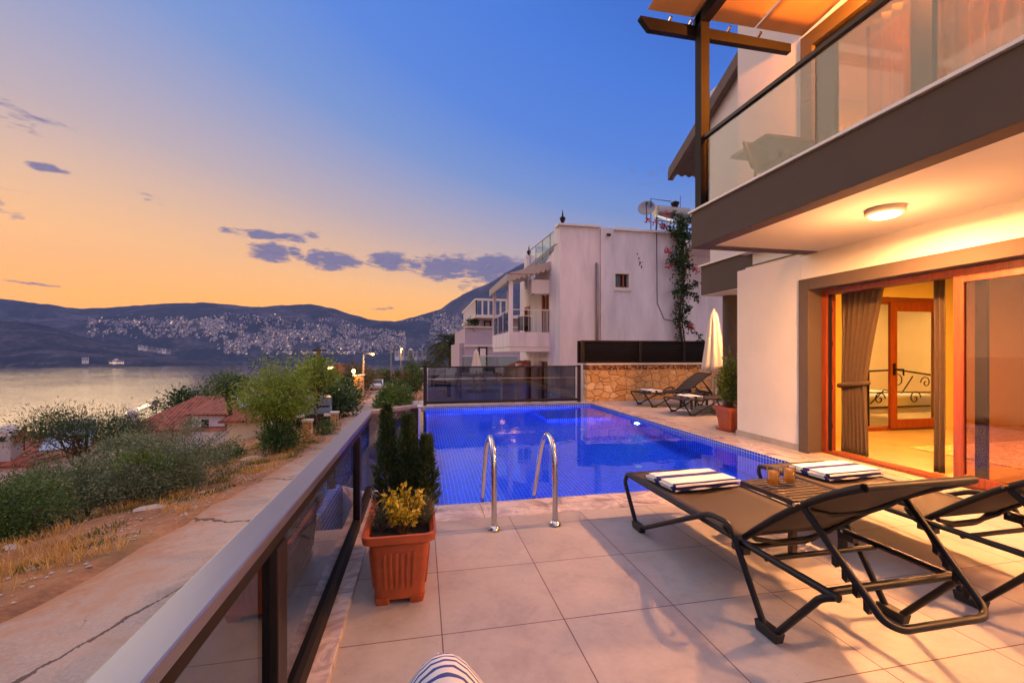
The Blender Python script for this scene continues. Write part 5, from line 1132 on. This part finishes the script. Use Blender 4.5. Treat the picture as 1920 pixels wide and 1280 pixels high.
# bougainvillea on the corner of the neighbour house
def vine():
    g=np.random.RandomState(21); t=thing('bougainvillea','red flowered bougainvillea climbing the corner of the neighbour house','climbing plant',(9.62,14.75,1.0))
    main=[np.array((.12,-.05,-2.0)),np.array((.1,0,-.3)),np.array((-.1,0,.6)),np.array((-.22,.05,1.6)),np.array((-.12,.0,2.6)),np.array((-.1,.0,3.6)),np.array((-.12,0,4.6)),np.array((-.05,.1,5.3))]
    mb=MB(); mb.tube([tuple(p) for p in main],[.06,.055,.05,.045,.04,.035,.03,.02],8); mb.tube([tuple(p+np.array((.14,-.03,0))*(1-i/8)) for i,p in enumerate(main)],.025,6)
    P=[];D=[];RP=[];RD=[]
    br=[(6,(-1.0,-.2,.35),1,'r'),(6,(-1.55,-.1,.55),1,'r'),(5,(-.85,-.2,.45),1,'r'),(5,(-.75,-.2,-.15),1,'r'),(5,(-.9,-.3,.1),.8,'g'),(7,(.6,-.2,-.1),1,'g'),(6,(.55,-.2,.0),1,'g'),(5,(.4,-.3,-.3),1,'r'),(4,(-.55,-.2,-.15),1,'g'),(4,(.45,-.3,-.3),1,'g'),(4,(.5,-.2,.3),1,'g'),(3,(.45,-.2,-.4),1,'r'),(3,(.75,-.3,-.9),1.3,'g'),(3,(.35,-.2,.4),1,'g'),(2,(.35,-.2,-.5),1,'r'),(2,(.5,-.2,-.35),1,'g'),(1,(.5,-.2,.1),1,'g'),(1,(-.4,-.2,.1),1,'g'),(7,(-.8,-.1,.15),1,'r')]
    for (i,d,l,c) in br:
        a=main[i]; e=a+np.array(d)*l; m=(a+e)/2+np.array((0,-.1,.12)); mb.tube([tuple(a),tuple(m),tuple(e)],[.014,.01,.005],5)
        for k in range(110):
            s=g.uniform(.1,1); p=(1-s)**2*a+2*s*(1-s)*m+s*s*e+g.normal(size=3)*.045; 
            if c=='r' and s>.72: RP.append(p); RD.append(g.normal(size=3))
            else: P.append(p); D.append(g.normal(size=3))
    for i in range(len(main)-1):
        dn=(60,60,160,220,330,480,620)[i]
        if i<2: dn=10
        for k in range(dn):
            s=g.uniform(); P.append(main[i]*(1-s)+main[i+1]*s+g.normal(size=3)*np.array((.15,.09,.1))*(1 if i>2 else .8)); D.append(g.normal(size=3))
    np_leaves('foliage',np.array(P),np.array(D),.125,.065,LM['dark'],t,g); np_leaves('blossom',np.array(RP),np.array(RD),.09,.06,LM['red'],t,g); mb.build('stem',M['bark'],t,smooth=True)
vine()
# ------------------------------------------------------------------ left side: verge, shrubs, trees
def gz(x,y): return zt(x,y)
SH=[('shrub','large grey green olive shrub at the edge of the verge, right end of the thicket',(-5.35,11.20),1.25,1.00,0.86,11959,0.063,'olive',31),
('shrub','tall grey green olive shrub rising in front of the red roofed house',(-7.00,12.60),1.00,0.95,0.80,13799,0.066,'olive',32),
('shrub','rounded grey olive shrub with pale top in the middle of the thicket',(-6.50,9.90),0.90,0.85,0.70,11959,0.060,'olive',33),
('shrub','dark green shrub at the front of the thicket above the dry grass',(-5.35,9.60),0.55,0.45,0.36,8740,0.060,'olive',34),
('shrub','broad dark shrub at the left edge of the picture above the straw grass',(-6.25,8.10),0.75,0.70,0.52,10580,0.060,'mid',35),
('shrub','yellowish green shrub at the left edge behind the dark shrub',(-8.30,9.90),1.40,1.20,0.78,9660,0.066,'amberbush',36),
('shrub','bright fern like shrub hanging in the middle of the thicket',(-5.35,10.05),0.50,0.40,0.46,3449,0.078,'citrus',37),
('shrub','dark low shrub under the olive shrubs by the verge',(-5.00,10.20),0.60,0.50,0.38,6899,0.054,'olive',38),
('shrub','grey green shrub behind the thicket near the left edge',(-10.20,12.20),1.60,1.40,0.89,9660,0.072,'olive',39),
('shrub','dark green shrub between the thicket and the acacia',(-9.40,13.00),1.50,1.20,0.89,9660,0.072,'dark',40),
('shrub','light green shrub behind the bright fern like shrub',(-9.80,15.00),1.30,1.10,0.74,7359,0.072,'citrus',41)]
for (nm,lab,(x,y),rx,ry,rz,n,lf,mt,sd) in SH: shrub(nm,lab,(x,y,gz(x,y)),rx,ry,rz,int(n*1.25),lf*.85,mt,sd,clumps=60,spread=.12)
tree('acacia_tree','dark feathery tree with flat layered branches on the slope below the verge',(-10.9,17,gz(-10.9,17)),4,(1.95,1.5,.5,2.55),9000,.085,'dark',51,.09,clumps=60,spread=.26,lw=.3)
tree('acacia_tree','smaller dark feathery tree to the right of the layered one',(-10.8,18.6,gz(-10.8,18.6)),4,(.95,1.0,.45,2.1),5200,.085,'dark',52,.08,clumps=50,spread=.24,lw=.3)
tree('green_tree','bright green spreading tree beside the road in front of the sea',(-4.85,16.4,gz(-4.85,16.4)),3,(1.28,1.25,1.2,1.78),15000,.10,'green',53,.07,clumps=120,spread=.17,droop=.35,lw=.34,multi=3)
shrub('shrub','dark green shrub growing round the foot of the bright green tree',(-4.6,15.9,gz(-4.6,15.9)),.58,.55,.5,3600,.10,'mid',54)
shrub('shrub','low green shrub left of the bright green tree on the dry verge',(-6.3,16.3,gz(-6.3,16.3)),.5,.45,.2,1600,.09,'mid',55)
shrub('shrub','small green shrub beyond the bright green tree at the road edge',(-3.85,19.4,gz(-3.85,19.4)),.45,.4,.3,1200,.08,'mid',56)
tree('green_tree','slim young tree with a pale trunk between the gate pillars',(-4.15,19.2,gz(-4.15,19.2)),3,(.75,.7,.8,2.45),3600,.13,'green',57,.05,clumps=50,spread=.17,droop=.3)
tree('tree','dark round tree behind the roof of the red roofed house',(-23.5,52,gz(-23.5,52)),6,(3.1,2.6,1.9,4.3),4200,.34,'dark',58,.2,clumps=70,spread=.45)
tree('tree','dark green tree left of the bright green tree, behind the solar heater',(-12.6,33,gz(-12.6,33)),5,(1.3,1.2,1.2,3.6),4000,.16,'mid',59,.12,clumps=50,spread=.3)
RS=[(-5.6,28,1.7,1.5,1.0,'dark','dark hedge shrub at the road edge, nearest of the row past the parked car'),(-6.2,33,1.7,1.6,1.15,'mid','mid green hedge shrub in the row along the road'),(-6.9,39,1.6,1.6,1.35,'dark','dark hedge shrub just before the lit gate pillar'),(-8.3,36,1.9,1.7,1.5,'amberbush','brownish tall shrub behind the roadside hedge'),(-8.0,58,2.4,2.2,2.1,'amberbush','tall bush lit orange behind the street lamp'),(-8.6,70,2.6,2.2,1.7,'amberbush','brown green bush behind the white parked car'),(-7.0,84,2.4,2.4,1.4,'mid','green bush at the far end of the road, left side'),(-4.0,96,4,2.4,1.2,'mid','low green hedge closing the far end of the road'),(-10.5,48,2.2,2.0,2.3,'dark','dark shrub behind the hedge left of the lit pillar'),(-7.4,27.5,1.5,1.5,1.1,'mid','green shrub behind the parked car and gate pillars'),(2.0,88,4,3,2.1,'dark','dark bush on the right of the far road end')]
for i,(x,y,rx,ry,rz,mt,lab) in enumerate(RS): shrub('shrub',lab,(x,y,gz(x,y)),rx,ry,rz,3000,.2+.002*y,mt,100+i,clumps=60,spread=.24+.002*y)
NS=[(-1.6,32,.9,1.2,1.15,'mid','green shrub on the right side of the road behind the railing'),(-1.9,41,1.0,1.3,1.5,'dark','dark green shrub on the right side of the road, farther on'),(-1.9,26,.55,.8,.95,'citrus','pale leaved bush with white flowers just beyond the railing'),(-1.0,22.5,.5,.9,1.0,'citrus','bright green bush just left of the glass fence'),(-.6,36,.8,1.2,1.9,'citrus','yellow green shrub at the left end of the glass fence')]
for i,(x,y,rx,ry,rz,mt,lab) in enumerate(NS): shrub('shrub',lab,(x,y,gz(x,y)),rx,ry,rz,2200,.14+.0015*y,mt,140+i,clumps=50,spread=.16)
bo=shrub('bougainvillea','red flowering bougainvillea bush on the right of the road','shrub'and(-2.3,56,gz(-2.3,56)),1.3,1.3,1.3,1500,.3,'red',150,'flowering shrub',clumps=30,spread=.3)
# palm by the lilac house
def palm(name,label,loc,h,L,n,seed,sc=1):
    g=np.random.RandomState(seed); t=thing(name,label,'palm tree',loc); mb=MB(); limb(mb,(0,0,-1),(.1,0,h),.24*sc,.2*sc,g,8,.01); mb.build('trunk',M['bark'],t); P=[];D=[];st=MB()
    for i in range(n):
        a=g.uniform(0,6.283); e=g.uniform(-.75,1.25); pts=[]
        for k in range(9):
            s=k/8; r=L*s*math.cos(e*(1-.3*s)); z=L*(s*math.sin(e)-.55*s*s); pts.append(np.array((r*math.cos(a),r*math.sin(a),h+z)))
        st.tube([tuple(p) for p in pts],.02,4)
        for k in range(34):
            s=.15+.85*k/33; f=s*8; j=min(7,int(f)); p=pts[j]+(pts[j+1]-pts[j])*(f-j); ax=pts[j+1]-pts[j]; side=np.cross(ax,(0,0,1)); side/=max(1e-6,np.linalg.norm(side))
            for q in (-1,1): P.append(p); D.append(side*q+ax/np.linalg.norm(ax)*.9+np.array((0,0,-.35)))
    np_leaves('frond',np.array(P),np.array(D),.55*sc,.05*sc,LM['palm'],t,g); st.build('frond_stalk',M['bark'],t); return t
palm('palm_tree','date palm with a full crown left of the lilac house',(2.6,42,-3.3),5.6,2.2,70,61)
palm('palm_tree','smaller palm farther down beside the road',(1.0,78,-5.5),4.9,1.7,40,62)
# ------------------------------------------------------------------ red roofed houses on the slope
def roof_house(name,label,loc,rz,parts): pass
rh=thing('tiled_house','low white house with a red tiled roof on the slope below the road','house',(-15.5,38,-6.25)); 
mb=MB(); mb.box(-5.4,.0,.6,8,-3,1.9); mb.box(-1.6,.65,-.3,.6,-3,2.85); mb.box(.65,2.8,.25,8,-3,2.85); mb.build('wall',M['white2'],rh)
def hiproof(mb,x0,x1,y0,y1,z,h,ov=.35,rx=.3):
    x0-=ov;x1+=ov;y0-=ov;y1+=ov; k=(y1-y0)/2*rx+ .01; yc=(y0+y1)/2
    vs=[(x0,y0,z),(x1,y0,z),(x1,y1,z),(x0,y1,z),(x0+k*2,yc,z+h),(x1-k*2,yc,z+h),(x0,y0,z-.12),(x1,y0,z-.12),(x1,y1,z-.12),(x0,y1,z-.12)]
    return mb._add(vs,[(0,1,5,4),(2,3,4,5),(1,2,5),(3,0,4),(6,9,8,7),(0,6,7,1),(1,7,8,2),(2,8,9,3),(3,9,6,0)])
hiproof(MB(),-6.0,1.2,-.2,9,1.85,2.05).build('roof',M['tile_red'],rh)
mb=MB(); mb.hexa([(-1.9,-.6,2.86),(2.9,-.6,2.72),(2.9,4.5,3.6),(-1.9,4.5,3.7),(-1.9,-.6,2.98),(2.9,-.6,2.84),(2.9,4.5,3.72),(-1.9,4.5,3.82)]); mb.build('roof',M['tile_red'],rh)
o=MB().box(-.95,-.45,-.34,-.301,1.9,2.5).build('window',M['darkmetal'],rh); MB().box(-.9,-.5,-.35,-.341,1.95,2.45).build('pane',M['windowdark'],o)
MB().box(.55,.655,-.32,-.301,-2,2.8).build('corner_strip',M['cream'],rh)
wlz=thing('boundary_wall','low garden wall capped with red tiles in front of the white house','wall',(-12.0,33.5,gz(-12,33.5))); MB().box(-2.5,4,-.1,.1,-1.5,.55).build('wall',M['trim'],wlz); MB().prism([(-.22,.55),(.22,.55),(0,.75)],'x',-2.5,4).build('cap',M['tile_red2'],wlz)
def solar(name,label,loc,rz,s=1):
    t=thing(name,label,'water heater',loc,rz,'solar water heaters on the tiled roofs'); MB().tube([(-.7*s,0,1.05*s),(.7*s,0,1.05*s)],.27*s,14).build('tank',M['metalgrey'],t); MB().hexa([(-.9*s,-1.9*s,.05),(.9*s,-1.9*s,.05),(.9*s,-.15*s,.85*s),(-.9*s,-.15*s,.85*s),(-.9*s,-1.95*s,.12),(.9*s,-1.95*s,.12),(.9*s,-.2*s,.92*s),(-.9*s,-.2*s,.92*s)]).build('collector',M['solar'],t)
    mb=MB()
    for x in (-.6*s,.6*s): mb.bar((x,.1,0),(x,0,.9*s),.05,.05); mb.bar((x,-1.8*s,-.1),(x,-1.8*s,.1),.05,.05)
    mb.build('stand',M['darkmetal'],t); return t
solar('solar_water_heater','solar water heater with long white panels on the right side of the red roof',(-14.0,39.5,-2.95),R(35),1.0)
solar('solar_water_heater','solar water heater at the left end of the red roof above the sea',(-21.9,42,-3.7),R(-50),.9)
def chimney(name,label,loc,s=1):
    t=thing(name,label,'chimney',loc); MB().box(-.35*s,.35*s,-.35*s,.35*s,-1.5,.9*s).box(-.42*s,.42*s,-.42*s,.42*s,.9*s,1.0*s).build('stack',M['farwhite'],t,bevel=.03); MB().lathe([(.38*s,1.0*s),(.36*s,1.2*s),(.25*s,1.38*s),(.03*s,1.45*s)],16).build('dome',M['farwhite'],t,smooth=True)
    mb=MB()
    for k in range(4): a=k*math.pi/2; mb.disc((.37*s*math.cos(a),.37*s*math.sin(a),.75*s),(math.cos(a),math.sin(a),0),.12*s,10,.05)
    mb.build('vent',M['windowdark'],t); return t
chimney('chimney','round topped white chimney between the acacia and the red roof',(-22.35,40,-4.25),.8)
h2=thing('tiled_house','small white house with red roof at the far left edge below the thicket','house',(-21.0,26,-6.2)); MB().box(-4,2.0,0,6,-3,2.1).build('wall',M['white2'],h2); hiproof(MB(),-4,2.0,0,6,2.1,1.1).build('roof',M['tile_red'],h2)
chimney('chimney','white domed chimney at the left edge of the picture',(-20.05,26.4,-3.6),.95)
dish('satellite_dish','rusty orange satellite dish at the left edge of the picture',(-19.25,26.2,-3.45),.5,(-.55,-.6,.4),pbr('rusty_dish',S(150,96,60),.8),.7)
solar('solar_water_heater','solar water heater above the small roof near the left edge',(-17.9,27.5,-3.5),R(20),1.0)
h3=thing('tiled_house','house with red roof hidden behind the dark round tree','house',(-19.0,50,-6.6)); MB().box(-3,4.5,0,6,-3,2.7).build('wall',M['white2'],h3); hiproof(MB(),-3,4.5,0,6,2.7,1.5).build('roof',M['tile_red'],h3)
h4=thing('tiled_house','cream house with lit wall behind the bright green tree','house',(-10.2,30,-5.4)); MB().box(-1.5,3,0,5,-3,2.6).build('wall',M['cream'],h4); hiproof(MB(),-1.5,3,0,5,2.6,1.0).build('roof',M['tile_red'],h4)
# ------------------------------------------------------------------ street furniture
def pole(name,label,x,y,h,arm,lit,col='lamp posts along the road'):
    z=gz(x,y); t=thing(name,label,'street lamp',(x,y,z),0,col); MB().tube([(0,0,-.5),(0,0,h)],[.13,.09],10).build('pole',M['concrete'],t,smooth=True); MB().tube([(0,0,h-.15),(arm*.5,0,h+.12),(arm,0,h+.15)],.035,8).build('arm',M['metalgrey'],t,smooth=True)
    MB().box(arm-.1,arm+.38,-.13,.13,h+.1,h+.22).build('lamp_head',M['metalgrey'],t,bevel=.03); MB().lathe([(.15,0),(.16,-.08),(.1,-.15),(.02,-.17)],12,(arm+.16,0,h+.10)).build('bulb',M['amber'] if lit else M['sill'],t)
    if lit: lamp('street_light','POINT',(x+arm+.16,y,z+h-.15),lit,(1,.42,.12),.12)
    return t
pole('street_lamp','lit street lamp on a concrete pole beside the gate pillar',-5.75,46.5,4.5,.75,350)
pole('street_lamp','unlit slim street lamp between the two lit ones',-4.9,75,7.0,.9,0)
pole('street_lamp','lit street lamp at the far end of the road',-4.0,90,6.9,.0,400)
up=thing('utility_pole','dark utility pole with crossarms behind the bright green tree','pole',(-6.43,30,gz(-6.43,30))); MB().tube([(0,0,-.5),(0,0,4.4)],[.14,.1],10).build('pole',M['bark'],up); MB().box(-.35,.5,-.05,.05,4.2,4.3).box(-.3,.4,-.05,.05,3.8,3.9).build('crossarm',M['darkmetal'],up); MB().box(.1,.42,-.15,.15,3.25,3.75).build('transformer',M['darkmetal'],up)
pole('street_lamp','brightly lit orange street lamp just right of the bright green tree',-6.2,28.5,3.05,.62,90)
def pillar(name,label,x,y,h,mat,cap=True,w=.3):
    z=gz(x,y); t=thing(name,label,'pillar',(x,y,z),0,'gate pillars by the road'); MB().box(-w/2,w/2,-w/2,w/2,-.4,h).build('shaft',mat,t,bevel=.01); MB().box(-w*.6,w*.6,-w*.6,w*.6,h,h+.09).build('cap',M['trim'],t,bevel=.01); return t
pillar('gate_pillar','small stone gate pillar at the foot of the slim young tree, left one',-4.15,17.6,.75,M['stone']); pillar('gate_pillar','small stone gate pillar in front of the parked car, right one',-3.75,20.6,.8,M['stone'])
pillar('gate_pillar','broad stone gate pillar lit by the street lamp',-6.1,46,2.4,M['stone'],w=.9)
gl=thing('gate_lamp','glowing round lamp on the broad gate pillar','lamp',(-6.5,45.4,gz(-6.5,45.4)+2.9)); MB().lathe([(.03,-.4),(.05,-.2),(.15,-.1),(.18,0),(.13,.13),(.02,.18)],12).build('globe',M['amber'],gl,smooth=True); lamp('gate_light','POINT',(-6.5,45.1,gz(-6.5,45.4)+2.7),110,(1,.45,.13),.15)
tb_=thing('brick_tower','narrow brick chimney tower behind the roadside hedge','tower',(-9.0,50,-6)); MB().box(-.8,.8,-.8,.8,-2,6.2).build('shaft',M['ledge'],tb_)
pg2=thing('garden_pergola','white slatted pergola roof behind the parked car','pergola',(-6.8,26.5,gz(-6.8,26.5))); mb=MB()
for k in range(8): mb.box(-1.0+k*.28,-.9+k*.28,-1,1,1.55,1.63)
mb.build('slats',M['farwhite'],pg2); mb=MB()
for sx in (-1,1): 
    for sy in (-.9,.9): mb.box(sx-.05,sx+.05,sy-.05,sy+.05,-.5,1.55)
mb.build('post',M['farwhite'],pg2)
# cars
def car(name,label,loc,rz,col):
    t=thing(name,label,'car',loc,rz,'parked cars'); paint=pbr('car_paint_'+name,col,.25,.2,coat=.6,var=.03)
    side=[(-2.0,.35),(-2.05,.75),(-1.9,.92),(-1.15,1.0),(-.55,1.40),(.75,1.42),(1.45,1.0),(1.95,.9),(2.05,.6),(2.0,.35)]
    mb=MB(); mb.prism(side,'x',-.82,.82); o=mb.build('body',paint,t,bevel=.06)
    mb=MB(); mb.prism([(-1.02,1.02),(-.5,1.36),(.7,1.38),(1.3,1.02)],'x',-.835,-.822); mb.prism([(-1.02,1.02),(-.5,1.36),(.7,1.38),(1.3,1.02)],'x',.822,.835); mb.hexa([(-.7,-1.13,1.03),(.7,-1.13,1.03),(.62,-.60,1.39),(-.62,-.60,1.39),(-.7,-1.16,1.04),(.7,-1.16,1.04),(.62,-.63,1.40),(-.62,-.63,1.40)]); mb.build('window',M['windowdark'],t)
    for sx in (-.74,.74):
        for y in (-1.25,1.25): 
            wh=MB().tube([(sx-.1,y,.32),(sx+.1,y,.32)],.32,18).build('wheel',M['plastic'],t); MB().tube([(sx-.11,y,.32),(sx+.11,y,.32)],.19,14).build('rim',M['metalgrey'],wh)
    for sx in(-.6,.6): MB().box(sx-.18,sx+.18,-2.07,-1.99,.62,.76).build('headlight',M['sill'],t,bevel=.02)
    return t
car('parked_car','dark car parked behind the gate pillars beside the road',(-5.5,24.8,gz(-5.5,24.8)+.03),R(12),S(40,40,44))
car('parked_car','small white car parked at the roadside near the street lamps',(-6.2,66,zroad(66)),R(3),(.7,.7,.7))
car('parked_car','teal car partly hidden by the bushes on the right of the road',(-2.1,36,zroad(36)),R(0),S(30,90,88))
tag(MB().box(-.5,.5,-.02,.02,0,.6).build('blue_flag',mat_fabric('flag_cloth',S(50,80,150)),loc=(-6.5,31,gz(-6.5,31)+2.3)),'small blue cloth hanging behind the right side of the bright green tree','flag')
# roofs seen over the fence at the end of the road
for i,(x,y,z,w_,lab) in enumerate(((2.6,56,-3.0,2.4,'flat roofed white building just left of the palm'),(1.6,100,-6.5,5,'pale house beyond the small palm'))):
    t=thing('small_building',lab,'building',(x,y,z)); MB().box(-w_,w_*1.4,0,5,-4,2.1).build('wall',M['white2'],t); MB().box(-w_-.5,w_*1.4+.5,-.6,5.5,2.1,2.3).build('roof',M['farwhite'],t); MB().box(-w_*.6,w_*.9,-.05,-.01,.2,1.6).build('window',M['windowdark'],t)
tent=thing('canopy_tent','pale pointed canopy beside the lilac house','canopy',(2.4,33,-2.6)); MB().lathe([(1.6,1.9),(1.5,2.0),(.7,2.5),(.03,3.0)],4).build('cloth',M['canvas'],tent); mb=MB()
for k in range(4): a=k*math.pi/2; mb.tube([(1.5*math.cos(a),1.5*math.sin(a),-1),(1.5*math.cos(a),1.5*math.sin(a),1.95)],.04,6)
mb.build('pole',M['farwhite'],tent)
# ------------------------------------------------------------------ dry grass, stones
g=np.random.RandomState(77); P=[];D=[];P2=[];D2=[]
def tuft(x,y,n,h,A,B,r=.12):
    z=gz(x,y)
    for k in range(n): A.append((x+g.normal()*r,y+g.normal()*r,z-.02)); B.append((g.normal()*.45,g.normal()*.45,1.0))
cnt=0
while cnt<230:
    y=g.uniform(4.2,22); l=lerp_tab(LEDGE,y); d=abs(g.normal())*1.3+.1; x=l-d
    if fbm(x*.8,y*.8,4)>.06: tuft(x,y,26,.2,P,D,.10); cnt+=1
cnt=0
while cnt<110:
    y=g.uniform(4.5,20); l=lerp_tab(LEDGE,y); x=l-abs(g.normal())*1.0-.05
    if fbm(x*.7,y*.7,14)>.12: tuft(x,y,40,.1,P2,D2,.13); cnt+=1
P+= [(-6.2+g.normal()*.5,6.9+g.normal()*.5,0) for _ in range(2600)]; D+=[(g.normal()*.35,g.normal()*.35,1) for _ in range(2600)]
P=[(x,y,gz(x,y)-.02) for x,y,z in P]; P2=[(x,y,gz(x,y)-.02) for x,y,z in P2]
tag(np_leaves('dry_grass',np.array(P),np.array(D),.17,.012,LM['straw'],None,g),'dry straw coloured grass tufts on the verge','grass',kind='stuff')
tag(np_leaves('green_grass',np.array(P2),np.array(D2),.10,.016,LM['grass'],None,g),'short green grass patches along the road edge','grass',kind='stuff')
stm=pbr('field_stone',S(190,176,160),.9,var=.2,vscale=12,bump=.6,bscale=30)
ST=[(-4.55,8.6,.16,'flat pale stone lying on the bare earth of the verge'),(-5.9,6.9,.2,'rounded grey stone at the foot of the dark shrub'),(-5.35,7.1,.10,'thin slab of stone on the dry grass near the left edge'),(-4.1,9.6,.09,'small pale stone near the road edge'),(-5.2,15.1,.28,'long pale kerb stone under the bright green tree')]
for i,(x,y,s,lab) in enumerate(ST):
    t=MB().lathe([(.3,-.4),(.9,-.2),(1,.1),(.7,.35),(.1,.42)],9,(0,0,0),lambda a,z:1+.25*math.sin(a*2+i)+.12*math.sin(a*5+i*2)).build('stone',stm,smooth=False); t.location=(x,y,gz(x,y)+.02); t.scale=(s*1.3,s,s*.5); t.rotation_euler=(0,0,i*1.3); tag(t,lab,'stone')
g5=np.random.RandomState(5); mb=MB()
for k in range(900):
    y=g5.uniform(4,20); x=lerp_tab(LEDGE,y)-abs(g5.normal())*1.1+.25*g5.normal(); s=g5.uniform(.008,.03); mb.lathe([(.3*s,-.4*s),(s,0),(.5*s,.4*s)],5,(x,y,gz(x,y)+.01))
tag(mb.build('gravel',stm,kind='stuff'),'loose pebbles scattered along the verge','gravel')
# ------------------------------------------------------------------ render settings
scene.view_settings.view_transform='Standard'; scene.view_settings.look='None'; scene.view_settings.exposure=.03; scene.view_settings.gamma=1
scene.render.engine='CYCLES'; cy=scene.cycles
cy.use_denoising=True
try: cy.denoiser='OPENIMAGEDENOISE'
except Exception: pass
cy.max_bounces=8; cy.diffuse_bounces=4; cy.glossy_bounces=4; cy.transmission_bounces=6; cy.transparent_max_bounces=24; cy.volume_bounces=0
cy.sample_clamp_indirect=6; cy.sample_clamp_direct=0; cy.caustics_reflective=False; cy.caustics_refractive=False; cy.use_light_tree=True
if HAZE: make_haze(HAZE)
